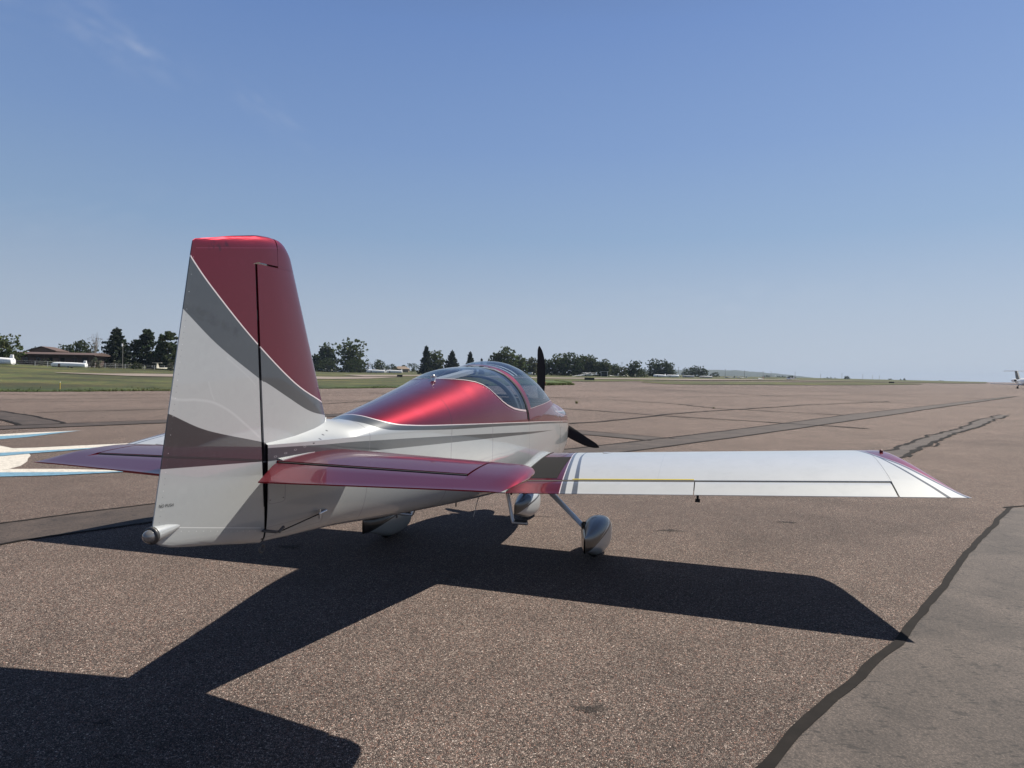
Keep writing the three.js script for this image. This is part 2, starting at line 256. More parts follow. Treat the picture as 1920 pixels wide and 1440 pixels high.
{ const pts = [[-14, 10.5], [-12.4, 14.6], [-11.44, 14.94], [-11.03, 14.64], [-10.59, 14.3], [-9.95, 13.75], [-9.5, 13.2], [-9.23, 12.75], [-8.95, 12.35], [-8.79, 12.06], [-8.6, 11.7], [-8.5, 11.28], [-10, 9.8]]; struct('painted_disc', P(pts, 0.004), whitePaint, 'cream white disc of the painted emblem cut by the left edge', 'ground marking'); }

// ───────────────────────── grass field, taxiway, hills ─────────────────────────
const grassTex = dataTex(1024, (i, j) => {
  const a = fbm(i / 8, j / 8, 4, 128), b = fbm(i / 64 + 5, j / 64, 4, 16), c = fbm(i / 3, j / 3, 2, 0);
  const dry = sm(0.35, 0.68, b * 0.6 + a * 0.4), m = 0.55 + 0.55 * a + 0.35 * (c - 0.5);
  return [lerp(64, 97, dry) * m, lerp(75, 90, dry) * m, lerp(34, 52, dry) * m];
});
rep(grassTex, 1 / 9);
const grassMat = new THREE.MeshStandardMaterial({ map: grassTex, roughness: 1, vertexColors: true });
const gravelTex = dataTex(512, (i, j) => { const a = fbm(i / 6, j / 6, 4, 0), b = fbm(i / 90, j / 90, 3, 0); const m = 0.72 + 0.3 * a + 0.3 * b; return [128 * m, 117 * m, 108 * m]; });
rep(gravelTex, 1 / 14);
const gravelMat = new THREE.MeshStandardMaterial({ map: gravelTex, roughness: 0.95 });
const edge = [[-75, 25], [-50, 43], [-38.74, 50.5], [-34.17, 53.46], [-29.21, 58.04], [-20.61, 71.68], [-16.59, 76.93], [-12.44, 82.02], [-4.57, 95.57], [5.12, 106.66], [10.06, 112.31], [10.6, 119], [11.0, 131], [10.6, 142], [9.56, 149.61]];
const edgeR = [[9.56, 149.61], [17.12, 153.06], [34.82, 181.54], [64.1, 235.92], [122.04, 282.8], [161.9, 306.93], [205.86, 348.08], [232, 352], [317.24, 446.0]];
const grassTone = (l, d) => {
  let near = 1e9; for (const e of edge) near = Math.min(near, Math.hypot(l - e[0], d - e[1]));
  const n = fbm(l * 0.05, d * 0.16 + 4, 4), n2 = fbm(l * 0.4 + 9, d * 0.5, 3), g = sm(16, 2, near);
  const n3 = fbm(l * 0.13 + 2, d * 0.13, 3); const m = Math.max(0.45, 0.62 + 1.3 * (n - 0.35) + 0.9 * (n2 - 0.5) + 1.1 * (n3 - 0.45));
  const dry = 1 + 0.2 * sm(0.45, 0.7, fbm(l * 0.03 + 7, d * 0.11, 3)); return [1.12 * dry * m * lerp(1.05, 0.8, g), 1.24 * m * lerp(1.0, 1.08, g), m * lerp(0.95, 0.75, g)];
};
const field = (A, rFar, n, m, base) => sheet(m, n, (u, v) => { const a = along(A, u), r0 = Math.hypot(a[0], a[1]), k = (rFar / r0) ** v, l = a[0] * k, d = a[1] * k; const rag = v === 0 ? (fbm(u * n * 0.4, 3, 3) - 0.5) * 0.02 : 0; return [l * (1 + rag), d * (1 + rag), terr(l, d) + lift(l, d, base)]; }, grassTone);
struct('grass_field', mergeGeometries([field(edge, 1400, 260, 110, 0.012), field(edgeR, 1400, 160, 60, 0.012)]), grassMat, 'green and straw coloured grass field beyond the apron edge', 'grass');
struct('grass_island', sheet(12, 90, (u, v) => { const lo = [[31.3, 160], [32.63, 141.5], [38.19, 140.51], [68.64, 159.03], [97.82, 185.43], [154.37, 251.49], [171.99, 279.47], [175.67, 295]], hi = [[31.34, 161.39], [33.25, 171.2], [54.8, 201.69], [101.07, 234.2], [148.26, 281.08], [170, 294], [175.67, 297.03]]; const a = along(lo, u), b = along(hi, u), l = lerp(a[0], b[0], v), d = lerp(a[1], b[1], v); return [l, d, terr(l, d) + lift(l, d, 0.012)]; }, grassTone), grassMat, 'long low green grass island between apron and taxiway at right', 'grass');
struct('gravel_path', band([[-30, 140.2], [-35.37, 122.91], [-44.21, 108.46], [-50.87, 100.23], [-54.4, 96.5], [-58.18, 96.4], [-66, 97]], [[-29, 176], [-37, 165], [-48, 146], [-58, 124], [-62, 112], [-63.2, 104], [-68, 99]], 60, 6, 0.10), gravelMat, 'pale bare gravel strip in the grass behind the fin', 'path');
struct('taxiway', band([[-38, 172], [-29.39, 205], [-12, 196], [12.06, 188.85], [41.49, 216.36], [61.49, 226.32], [110, 285], [170, 330], [215, 362]], [[-52, 205], [-32, 240], [-10, 236], [13.4, 215], [48, 255], [74, 274], [125, 318], [178, 350], [222, 372]], 140, 5, 0.13), gravelMat, 'pale far taxiway strip running through the grass to the right', 'taxiway');

// tufts along the apron edge and through the near grass
{
  const r = rng(77), blade = []; for (let k = 0; k < 7; k++) { const a = r() * 6.283, b = 0.05 + r() * 0.1, h = 0.14 + r() * 0.2, x = Math.cos(a) * b, z = Math.sin(a) * b, w = 0.02 + r() * 0.015, ca = Math.cos(a + 1.57) * w, sa = Math.sin(a + 1.57) * w; blade.push(x - ca, 0, z - sa, x + ca, 0, z + sa, x * 2.4, h, z * 2.4); }
  const g = new THREE.BufferGeometry(); g.setAttribute('position', new THREE.Float32BufferAttribute(blade, 3)); g.setAttribute('normal', new THREE.Float32BufferAttribute(blade.map((_, i) => (i % 3 === 1 ? 1 : 0)), 3));
  const N = 12000, im = new THREE.InstancedMesh(g, new THREE.MeshStandardMaterial({ color: C(0.062, 0.072, 0.026), roughness: 1, side: THREE.DoubleSide }), N);
  const m = new THREE.Matrix4(), q = new THREE.Quaternion(), c = new THREE.Color();
  for (let i = 0; i < N; i++) {
    const u = 0.05 + r() * 0.95, a = along(edge, u), k = 1 + Math.abs(r() + r() - 1) * (i < 9000 ? 0.02 : 0.12) + 0.003, l = a[0] * k, d = a[1] * k, s = (0.3 + r() * 0.5) * (0.5 + 0.7 * fbm(l * 0.25, d * 0.25, 2));
    q.setFromAxisAngle(V(0, 1, 0), r() * 6.283); m.compose(V(l, terr(l, d), -d), q, V(s, s * (0.6 + 0.7 * r()), s)); im.setMatrixAt(i, m);
    const dry = sm(0.3, 0.75, fbm(l * 0.07 + 3, d * 0.12, 3) + (k > 1.1 ? 0.12 : -0.1)), v = 0.75 + 0.5 * r(); c.setRGB(v * lerp(0.85, 1.5, dry), v * lerp(1.1, 1.25, dry), v * lerp(0.8, 1.25, dry)); im.setColorAt(i, c);
  }
  im.name = 'grass'; scene.add(im); tag(im, 'tufts of uneven grass standing along the apron edge and through the field', 'grass', null, 'stuff');
  const im2 = new THREE.InstancedMesh(g, im.material, 1500);
  for (let i = 0; i < 1500; i++) { const t = r(), l = lerp(4.86, 10.3, t) + (r() - 0.5) * 0.8, d = lerp(104.6, 112.6, t) + r() * 2.5, s = 0.6 + 1.2 * r() * (1 - 0.5 * t); q.setFromAxisAngle(V(0, 1, 0), r() * 6.283); m.compose(V(l, terr(l, d), -d), q, V(s, s, s)); im2.setMatrixAt(i, m); c.setRGB(0.8 + 0.3 * r(), 1.1, 0.8); im2.setColorAt(i, c); }
  im2.name = 'grass_clump'; scene.add(im2); tag(im2, 'low clump of taller green grass at the apron edge beside the propeller', 'grass', null, 'stuff');
  // weeds in the seams
  const weed = (l, d, s, label) => { const w = new THREE.Mesh(mergeGeometries([0, 1, 2, 3].map((k) => { const t = g.clone(); t.rotateY(k * 1.3); t.scale(s, s * 1.3, s); return t; })), im.material); w.name = numbered('weed'); w.position.set(l, terr(l, d), -d); scene.add(w); tag(w, label, 'weed'); };
  weed(4.6, 47.5, 0.7, 'tiny weed growing in a seam right of the spinner'); weed(13.04, 43.06, 0.35, 'tiny weed in a seam where it bends, far right of the spinner');
}
{ // hills on the horizon
  const hillMat = new THREE.MeshStandardMaterial({ roughness: 1, vertexColors: true });
  const ridge = (d0, d1, l0, l1, top, n, m, label, base = 5) => { const r = rng(3); const geo = sheet(m, n, (u, v) => { const l = lerp(l0, l1, u), d = lerp(d0, d1, v); const s = Math.sin(Math.min(1, v * 1.05) * Math.PI / 2); return [l * (d / d1), d, base + (top(u) - base) * s + (v > 0 ? (fbm(u * 46, v * 6, 4) - 0.5) * 0.09 * top(u) * s : 0)]; }, (l, d) => { const q = fbm(l * 0.006, d * 0.006, 4); return [0.035 + 0.03 * q, 0.045 + 0.03 * q, 0.028 + 0.016 * q]; }); struct('hills', geo, hillMat, label, 'hill'); };
  ridge(2600, 3600, 380, 2080, (u) => interp(u, [0, 0.22, 0.38, 0.5, 0.62, 0.75, 0.9, 1], [52, 70, 82, 80, 66, 46, 24, 8]), 240, 14, 'long blue grey wooded ridge sloping down towards the right on the horizon');
}

// ───────────────────────── trees ─────────────────────────
const leafMat = new THREE.MeshPhysicalMaterial({ color: C(1, 1, 1), roughness: 0.95, transmission: 0.32, thickness: 0, specularIntensity: 0.3, vertexColors: true, side: THREE.DoubleSide });
const barkMat = new THREE.MeshStandardMaterial({ color: C(0.09, 0.075, 0.06), roughness: 1 });
const paleBarkMat = new THREE.MeshStandardMaterial({ color: C(0.26, 0.24, 0.22), roughness: 1 });
const TONES = { broad: [0.075, 0.1, 0.034], dark: [0.05, 0.072, 0.029], conifer: [0.026, 0.04, 0.02], pine: [0.03, 0.046, 0.021], bush: [0.04, 0.052, 0.022], silver: [0.1, 0.108, 0.08], olive: [0.078, 0.088, 0.036], bare: [0.15, 0.14, 0.12] };
function crown(kind, w, h, seed, tone) {
  const r = rng(seed), pos = [], col = [], nor = [];
  const leaf = (x, y, z, s, c) => {
    const a = r() * 6.283, b = Math.acos(2 * r() - 1), n = V(Math.sin(b) * Math.cos(a), Math.cos(b), Math.sin(b) * Math.sin(a)), t = V(r() - 0.5, r() - 0.5, r() - 0.5).cross(n).normalize().multiplyScalar(s), q = n.clone().cross(t).multiplyScalar(0.62);
    const p = [[x - t.x, y - t.y, z - t.z], [x + q.x, y + q.y, z + q.z], [x + t.x, y + t.y, z + t.z], [x - q.x, y - q.y, z - q.z]];
    for (const k of [0, 1, 2, 0, 2, 3]) { pos.push(...p[k]); col.push(...c); }
  };
  const clump = (x, y, z, rad, n, s) => { const m = 0.65 + 0.7 * r(), hue = r(); const c = [tone[0] * m * lerp(0.85, 1.25, hue), tone[1] * m, tone[2] * m * lerp(0.8, 1.1, hue)]; for (let i = 0; i < n; i++) { const a = r() * 6.283, b = Math.acos(2 * r() - 1), q = rad * Math.cbrt(r()); leaf(x + q * Math.sin(b) * Math.cos(a), y + q * Math.cos(b) * 0.8, z + q * Math.sin(b) * Math.sin(a), s * (0.6 + 0.8 * r()), c); } };
  const S = h * 0.034;
  if (kind === 'conifer') {
    const tiers = 13; for (let t = 0; t < tiers; t++) { const f = t / tiers, y = h * (0.07 + 0.9 * f), R = w / 2 * 1.08 * (1 - f) ** 0.75 * (0.82 + 0.3 * r()), n = Math.max(4, Math.round(11 * (1 - f) + 3)); for (let k = 0; k < n; k++) { const a = k / n * 6.283 + r() * 0.6; const len = R * (0.72 + 0.38 * r()); for (let q = 0.25; q <= 1; q += 0.25) clump(Math.cos(a) * len * q, y - len * q * 0.14 + h * 0.02 * r(), Math.sin(a) * len * q, h * 0.04 * (1.3 - 0.5 * q), 9, S * 1.0); } }
    for (let k = 0; k < 10; k++) clump((r() - 0.5) * w * 0.05, h * (0.92 + 0.075 * k / 10), (r() - 0.5) * w * 0.05, h * 0.012, 3, S * 0.5);
  } else if (kind === 'pine') {
    for (let t = 0; t < 90; t++) { const f = r() ** 0.9, y = h * (0.05 + 0.92 * f), R = w / 2 * (1 - f * f * 0.75) * (0.55 + 0.45 * r()) * (f < 0.1 ? 0.6 : 1), a = r() * 6.283; for (let q = 0.35; q <= 1; q += 0.32) clump(Math.cos(a) * R * q, y + R * q * 0.2, Math.sin(a) * R * q, h * 0.042, 11, S * 0.95); }
    for (let k = 0; k < 8; k++) clump((r() - 0.5) * w * 0.12, h * (0.9 + 0.09 * r()), (r() - 0.5) * w * 0.12, h * 0.025, 6, S * 0.8);
  } else if (kind === 'bush' || kind === 'silver') {
    for (let t = 0; t < 46; t++) { const a = r() * 6.283, b = Math.acos(r()), q = 0.45 + 0.5 * r(); clump(w / 2 * q * Math.sin(b) * Math.cos(a), h * (0.12 + 0.8 * q * Math.cos(b)), w / 2 * q * Math.sin(b) * Math.sin(a), Math.min(w, h) * 0.13, 12, Math.min(0.22, S * 1.7)); }
  } else {
    const lobes = 10 + Math.floor(r() * 5), open = kind === 'open' ? 0.72 : kind === 'bare' ? 0.2 : 1;
    for (let t = 0; t < lobes; t++) {
      const f = t / (lobes - 1), yy = h * (0.24 + 0.58 * f * (0.85 + 0.15 * r())), sp = w / 2 * (0.62 * Math.sin(Math.PI * (0.22 + 0.66 * f))), a = t * 2.4 + r(), cx = t === lobes - 1 ? (r() - 0.5) * w * 0.14 : Math.cos(a) * sp, cz = Math.sin(a) * sp, R = Math.min(w * 0.30, h * 0.24) * (0.6 + 0.7 * r());
      const n = Math.round(38 * open); for (let k = 0; k < n; k++) { const p = r() * 6.283, b = Math.acos(2 * r() - 1), q = R * (0.35 + 0.95 * r() ** 0.8); clump(cx + q * Math.sin(b) * Math.cos(p), Math.max(h * 0.05, Math.min(h * (0.9 + 0.09 * r()), yy + q * Math.cos(b) * 0.9)), cz + q * Math.sin(b) * Math.sin(p), h * (0.022 + 0.036 * r()), kind === 'bare' ? 3 : 8, S * (kind === 'bare' ? 0.45 : 0.95)); }
    }
    for (let k = 0; k < (kind === 'bare' ? 4 : 60); k++) clump((r() - 0.5) * w * 0.95, h * (0.02 + 0.34 * r()), (r() - 0.5) * w * 0.8, h * 0.06, 9, S * 1.2);
  }
  const g = new THREE.BufferGeometry(); g.setAttribute('position', new THREE.Float32BufferAttribute(pos, 3)); g.setAttribute('color', new THREE.Float32BufferAttribute(col, 3)); g.computeVertexNormals(); return g;
}
function trunk(kind, w, h, seed) {
  const r = rng(seed + 500), g = []; const th = kind === 'conifer' || kind === 'pine' ? h * 0.93 : h * 0.55, R = Math.max(0.07, h * 0.018);
  g.push(tube([0, -0.3, 0], [0, th * 0.5, 0], R, R * 0.75, 8), tube([0, th * 0.5, 0], [(r() - 0.5) * R, th, (r() - 0.5) * R], R * 0.75, R * 0.2, 8));
  if (kind !== 'conifer' && kind !== 'pine') { const n = kind === 'bare' ? 22 : 6; for (let k = 0; k < n; k++) { const a = r() * 6.283, y = h * (0.18 + 0.35 * r()), e = kind === 'bare' ? h * (0.55 + 0.44 * r()) : h * (0.5 + 0.3 * r()), q = w * 0.36 * (0.3 + 0.7 * r()); g.push(tube([0, y, 0], [Math.cos(a) * q, e, Math.sin(a) * q], R * 0.4, R * 0.07, 5)); } }
  return g;
}
function tree(l, d, w, h, kind, toneName, label, category = 'tree', seed) {
  h = Math.max(0.8, h); const isBush = kind === 'bush' || kind === 'silver';
  const o = thing(isBush ? 'bush' : kind === 'conifer' || kind === 'pine' ? 'conifer' : 'tree', label, category, [l, terr(l, d), -d], seed * 1.7, isBush ? 'bushes at the field edge' : 'trees beyond the field');
  if (!isBush) part('trunk', trunk(kind, w, h, seed), kind === 'bare' ? paleBarkMat : barkMat, o);
  else part('trunk', [tube([0, -0.1, 0], [0, h * 0.5, 0], 0.05, 0.02, 6)], barkMat, o);
  part('crown', crown(kind, w, h, seed, TONES[toneName]), leafMat, o);
}
[
  [-107.2, 140, 7.4, 6.6, 'broad', 'broad', 'leafy green tree cut by the left edge beside the brown building'],
  [-133.8, 190, 6.5, 4.6, 'broad', 'olive', 'low olive tree peeping over the roof beside the gable at far left'],
  [-120.1, 180, 6.4, 5.4, 'broad', 'dark', 'small dark tree behind the right half of the brown roof'],
  [-116.2, 180, 6.6, 7.0, 'broad', 'dark', 'rounded dark green tree behind the right end of the brown roof'],
  [-107.5, 172, 4.2, 9.5, 'bare', 'bare', 'thin pale nearly bare tree left of the big dark conifer'],
  [-94.9, 160, 9.4, 10.0, 'conifer', 'conifer', 'widest dark conifer, behind the utility pole'],
  [-92.8, 165, 7.0, 7.2, 'pine', 'pine', 'lower dark pine filling the gap right of the widest conifer'],
  [-89.8, 164, 6.8, 9.7, 'pine', 'pine', 'tall open pine between the widest conifer and the fin'],
  [-87.9, 167, 4.4, 8.8, 'conifer', 'olive', 'slim lighter conifer beside the tall open pine'],
  [-84.2, 163, 9.0, 9.6, 'pine', 'dark', 'broad dark pine whose right side the rudder hides'],
  [-88.5, 169, 15, 6.2, 'broad', 'dark', 'low dark thicket filling the gaps between the conifers left of the fin'],
  [-97.1, 330, 6, 9.2, 'broad', 'dark', 'dark tree just right of the fin edge'],
  [-90.3, 325, 7.6, 15.0, 'open', 'dark', 'tall narrow open tree next right of the fin'],
  [-78.6, 325, 13.6, 16.8, 'open', 'broad', 'tallest wide open crowned tree between fin and canopy'],
  [-86.3, 310, 14.5, 6.8, 'broad', 'dark', 'low dark thicket under the tall narrow tree right of the fin'],
  [-74.0, 315, 13.5, 7.0, 'broad', 'dark', 'low dark thicket under the tallest tree between fin and canopy'],
  [-73.4, 340, 4.3, 6.8, 'bare', 'bare', 'small bare grey tree right of the tallest tree'],
  [-68.1, 340, 7.5, 7.1, 'broad', 'broad', 'small green tree above the left white trailer tank'],
  [-76.2, 420, 10, 5.4, 'broad', 'dark', 'distant low tree left of the tan roof'],
  [-66.3, 430, 17, 6.4, 'broad', 'dark', 'distant wide low tree behind the tan roof'],
  [-38.7, 300, 5.8, 13.2, 'conifer', 'pine', 'pointed green conifer left of the canopy'],
  [-35.1, 305, 6.2, 11.5, 'broad', 'broad', 'rounded tree joined to the pointed conifer left of the canopy'],
  [-27.1, 300, 7.4, 11.2, 'conifer', 'conifer', 'dark broad conifer rising over the left of the canopy'],
  [-18.9, 300, 5.2, 10.8, 'conifer', 'conifer', 'smaller dark conifer rising over the middle of the canopy'],
  [-15.2, 330, 2.4, 8.3, 'conifer', 'conifer', 'smallest conifer tip above the canopy'],
  [-7.0, 300, 6, 11.5, 'broad', 'dark', 'dark leafy tree above the right of the canopy'],
  [-2.5, 300, 8.6, 13.5, 'open', 'broad', 'taller open tree above the right end of the canopy'],
  [3.6, 310, 6.4, 10.2, 'broad', 'broad', 'mid green tree between the canopy and the propeller'],
  [9.0, 320, 6.3, 9.2, 'broad', 'olive', 'olive tree left of the upright propeller blade'],
  [14.4, 330, 6.6, 8.5, 'broad', 'dark', 'dark tree hidden partly by the upright propeller blade'],
  [18.7, 330, 6.6, 8.5, 'broad', 'dark', 'dark tree just right of the upright propeller blade'],
  [23.5, 325, 7, 11.4, 'open', 'broad', 'open tree second right of the propeller blade'],
  [28.6, 320, 9.6, 11.6, 'broad', 'dark', 'big dark rounded tree right of the propeller'],
  [34.5, 330, 6.4, 11.0, 'open', 'olive', 'pale olive tree joined to the big dark rounded one'],
  [38.5, 330, 5.8, 11.1, 'broad', 'broad', 'upright green tree above the parked white high wing aeroplane'],
  [42.3, 330, 6.2, 8.2, 'broad', 'dark', 'lower dark tree behind the small shed'],
  [45.9, 330, 4.6, 9.4, 'open', 'broad', 'slender open tree just right of the small shed'],
  [51.9, 340, 6.6, 6.7, 'broad', 'broad', 'low green tree above the parked gliders, left of the pair'],
  [56.2, 340, 7.6, 5.6, 'broad', 'olive', 'low olive tree above the parked gliders, right of the pair'],
  [60.5, 330, 7.4, 8.9, 'broad', 'dark', 'dark double topped tree at the right end of the tree belt'],
  [66.2, 340, 6.2, 4.5, 'broad', 'broad', 'lowest tree at the right end of the tree belt'],
  [89.6, 420, 7.6, 11.7, 'open', 'dark', 'left tree of the separate trio above the white trailers'],
  [96.0, 420, 10.9, 11.5, 'open', 'dark', 'right and widest tree of the separate trio above the white trailers'],
  [97.3, 415, 7.5, 8.8, 'broad', 'dark', 'lower dark tree of the separate trio above the white trailers'],
  [126.6, 480, 9.4, 7.4, 'open', 'dark', 'left half of the low lone clump in front of the ridge'],
  [133.9, 480, 12.6, 8.7, 'broad', 'dark', 'right taller half of the low lone clump in front of the ridge'],
  [157.7, 520, 8.8, 4.4, 'broad', 'dark', 'small tree before the ridge left of the thin poles'],
  [229.0, 600, 9.2, 2.6, 'broad', 'dark', 'first of the tiny trees at the foot of the ridge'],
  [241.4, 600, 13, 2.4, 'broad', 'dark', 'second and widest tiny tree at the foot of the ridge'],
  [251.5, 600, 8.4, 3, 'broad', 'dark', 'third tiny tree at the foot of the ridge'],
  [309.6, 650, 17, 2.2, 'broad', 'dark', 'long low clump where the ridge runs out'],
  [326.2, 650, 6.4, 3.6, 'broad', 'dark', 'upright tiny tree where the ridge runs out'],
  [396.6, 700, 6, 2, 'broad', 'dark', 'tiny round tree beside the far dark sign board'],
  [407.5, 700, 3, 1.8, 'conifer', 'dark', 'left one of two tiny pointed trees on the horizon'],
  [411.5, 700, 4, 2.6, 'conifer', 'dark', 'right one of two tiny pointed trees on the horizon'],
  [514.4, 800, 9, 2, 'broad', 'dark', 'tiny tree on the horizon where the grass narrows'],
  [604.6, 850, 9, 1.6, 'broad', 'dark', 'last tiny tree on the horizon near the jet'],
].forEach(([l, d, w, h, k, t, lab], i) => tree(l, d, d >= 300 && d < 500 && l > 10 ? w * 1.25 : d >= 300 && l < -20 && l > -60 ? w * 1.2 : w, h, k, t, lab, 'tree', 11 + i * 7));
[
  [-90.4, 145, 3.0, 2.7, 'silver', 'silver', 'round silvery bush at the right end of the brown building'],
  [-90.8, 152, 2.3, 1.9, 'bush', 'silver', 'small grey bush at the foot of the widest conifer'],
  [-86.6, 154, 3.0, 2.2, 'bush', 'bush', 'green bush right of the utility pole'],
  [-78.4, 154, 2.4, 2.3, 'silver', 'silver', 'small pale bush beside the rudder edge'],
  [-98.6, 142, 5.0, 1.9, 'bush', 'bush', 'wide green bush in front of the brown building'],
].forEach(([l, d, w, h, k, t, lab], i) => tree(l, d, w, h, k, t, lab, 'bush', 900 + i * 7));

// ───────────────────────── far buildings, fence, poles ─────────────────────────
const std = (r, g, b, rough = 0.8, extra = {}) => new THREE.MeshStandardMaterial({ color: C(r, g, b), roughness: rough, ...extra });
const M = { brownRoof: std(0.1, 0.065, 0.055), brownWall: std(0.075, 0.05, 0.042), brick: std(0.16, 0.1, 0.08), darkGlass: std(0.015, 0.017, 0.02, 0.15), white: std(0.86, 0.86, 0.85, 0.3), cream: std(0.72, 0.68, 0.56, 0.4), grey: std(0.42, 0.43, 0.44, 0.5), dark: std(0.02, 0.02, 0.022, 0.6), tan: std(0.3, 0.23, 0.17), wood: std(0.16, 0.14, 0.12), yellow: std(0.6, 0.42, 0.05), red: std(0.35, 0.02, 0.02, 0.5), rubber: std(0.02, 0.02, 0.02, 0.9), fence: std(0.06, 0.06, 0.06, 0.8), green: std(0.05, 0.06, 0.05) };
{
  const l = -103.4, d = 150, y = terr(l, d), b = thing('low_building', 'long low brown building with a flat dark roof behind the left bushes', 'building', [l, y, -d], 0.1);
  const L = 18.5; part('wall', [box(L - 1.4, 2.6, 6, 0, 1.3, -3.6)], M.brownWall, b);
  const roof = new THREE.BufferGeometry(); { const s = new THREE.Shape([new THREE.Vector2(0, 0), new THREE.Vector2(8.4, 0), new THREE.Vector2(8.4, 0.18), new THREE.Vector2(4.2, 0.75), new THREE.Vector2(0, 0.18)]); const g = new THREE.ExtrudeGeometry(s, { depth: L, bevelEnabled: false }); g.rotateY(Math.PI / 2); g.translate(-L / 2, 2.45, 0.6); roof.copy(g); }
  part('roof', roof, M.brownRoof, b);
  for (let i = 0; i < 4; i++) part('brick_panel', box(1.5, 1.7, 0.12, -7.2 + i * 2.6, 0.95, -0.54), M.brick, b);
  for (let i = 0; i < 5; i++) { const f = part('window', box(1.0, 1.3, 0.08, -5.9 + i * 2.6, 1.35, -0.56), M.brownRoof, b); part('pane', box(0.86, 1.16, 0.05, -5.9 + i * 2.6, 1.35, -0.52), M.darkGlass, f); }
  part('door', box(1.0, 2.0, 0.08, 6.6, 1.0, -0.56), M.dark, b); for (let i = 0; i < 6; i++) part('post', box(0.14, 2.45, 0.14, -8 + i * 3.2, 1.22, 0.35), M.brownWall, b);
}
{
  const l = -117, d = 166, y = terr(l, d), b = thing('gabled_building', 'second brown building with a low gable showing over the flat roof', 'building', [l, y, -d], 0.1);
  part('wall', [box(6, 3.3, 5, 0, 1.65, -2.5)], M.brownWall, b);
  const s = new THREE.Shape([new THREE.Vector2(-3.5, 3.2), new THREE.Vector2(0, 4.25), new THREE.Vector2(3.5, 3.2), new THREE.Vector2(3.5, 3.38), new THREE.Vector2(0, 4.45), new THREE.Vector2(-3.5, 3.38)]); const g = new THREE.ExtrudeGeometry(s, { depth: 6, bevelEnabled: false }); g.translate(0, 0, -5.5); part('roof', g, M.brownRoof, b);
  const t = new THREE.Shape([new THREE.Vector2(-2.9, 3.3), new THREE.Vector2(2.9, 3.3), new THREE.Vector2(0, 4.2)]); const tg = new THREE.ExtrudeGeometry(t, { depth: 0.1, bevelEnabled: false }); part('gable', tg, M.brick, b);
}
{
  const l = -70.5, d = 425, y = terr(l, d), b = thing('house', 'far house with a tan hipped roof behind the white trailers', 'house', [l, y, -d], 0.05);
  part('wall', [box(9.5, 2.2, 7, 0, 1.1, 0)], M.tan, b);
  const g = new THREE.CylinderGeometry(3.2, 7.6, 1.7, 4); g.rotateY(Math.PI / 4); g.scale(1, 1, 0.75); g.translate(0, 3.0, 0); part('roof', toCreasedNormals(g, 0.3), M.tan, b); part('window', box(1.4, 1, 0.1, -2, 1.2, 3.52), M.darkGlass, b);
}
{
  const l = 44.5, d = 322, y = terr(l, d), b = thing('shed', 'small grey open sided shed among the gliders below the trees', 'shed', [l, y, -d], -0.2);
  part('roof', [box(3.6, 0.16, 3, 0, 2.65, 0)], M.grey, b); part('wall', [box(3.2, 2.5, 0.1, 0, 1.25, -1.3), box(0.1, 2.5, 2.6, 1.55, 1.25, 0)], M.green, b); for (const s of [-1, 1]) part('post', box(0.12, 2.6, 0.12, s * 1.5, 1.3, 1.3), M.white, b);
}
{ // post and wire fence
  const posts = [[-128, 118], [-113, 127], [-98, 137], [-92, 147], [-86, 156], [-78, 163], [-68, 172]]; const f = thing('wire_fence', 'thin post and wire fence in front of the conifers at left', 'fence');
  const rail = []; const all = []; for (let i = 1; i < posts.length; i++) for (let k = 0; k < 5; k++) all.push([lerp(posts[i - 1][0], posts[i][0], k / 5), lerp(posts[i - 1][1], posts[i][1], k / 5)]);
  all.forEach(([l, d], i) => { const y = terr(l, d); part('post', tube([l, y, -d], [l, y + 1.15, -d], 0.05, 0.05, 6), M.grey, f); if (i) { const [l0, d0] = all[i - 1], y0 = terr(l0, d0); for (const h of [0.35, 0.75, 1.1]) rail.push(tube([l0, y0 + h, -d0], [l, y + h, -d], 0.018, 0.018, 4)); } }); part('wire', rail, M.grey, f);
}
{
  const f = thing('board_fence', 'dark low fence behind the gliders between fin and canopy', 'fence'); let prev; for (let i = 0; i <= 16; i++) { const t = i / 16, l = lerp(-104, -62, t), d = lerp(322, 345, t), y = terr(l, d); part('post', box(0.14, 1.7, 0.14, l, y + 0.85, -d), M.fence, f); if (prev) { const [pl, pd, py] = prev; const g = box(Math.hypot(l - pl, d - pd), 1.3, 0.05); g.rotateY(Math.atan2(d - pd, l - pl)); g.translate((l + pl) / 2, (y + py) / 2 + 0.85, -(d + pd) / 2); part('board', g, M.fence, f); } prev = [l, d, y]; }
}
function pole(l, d, h, r, label, can) { const o = thing(can ? 'utility_pole' : 'pole', label, 'pole', [l, terr(l, d), -d], 0, 'thin poles beyond the field'); part('mast', tube([0, -0.2, 0], [0, h, 0], r, r * 0.75, 8), can ? std(0.32, 0.3, 0.27) : M.wood, o); part('crossarm', box(h * 0.18, 0.12, 0.12, 0, h * 0.95, 0), M.wood, o); if (can) { const g = new THREE.CylinderGeometry(0.17, 0.17, 0.6, 12); g.translate(0.02, h - 0.15, 0.28); part('transformer', g, M.white, o); } }
pole(-87.6, 150, 5.6, 0.055, 'slim utility pole with a white transformer before the widest conifer', true);
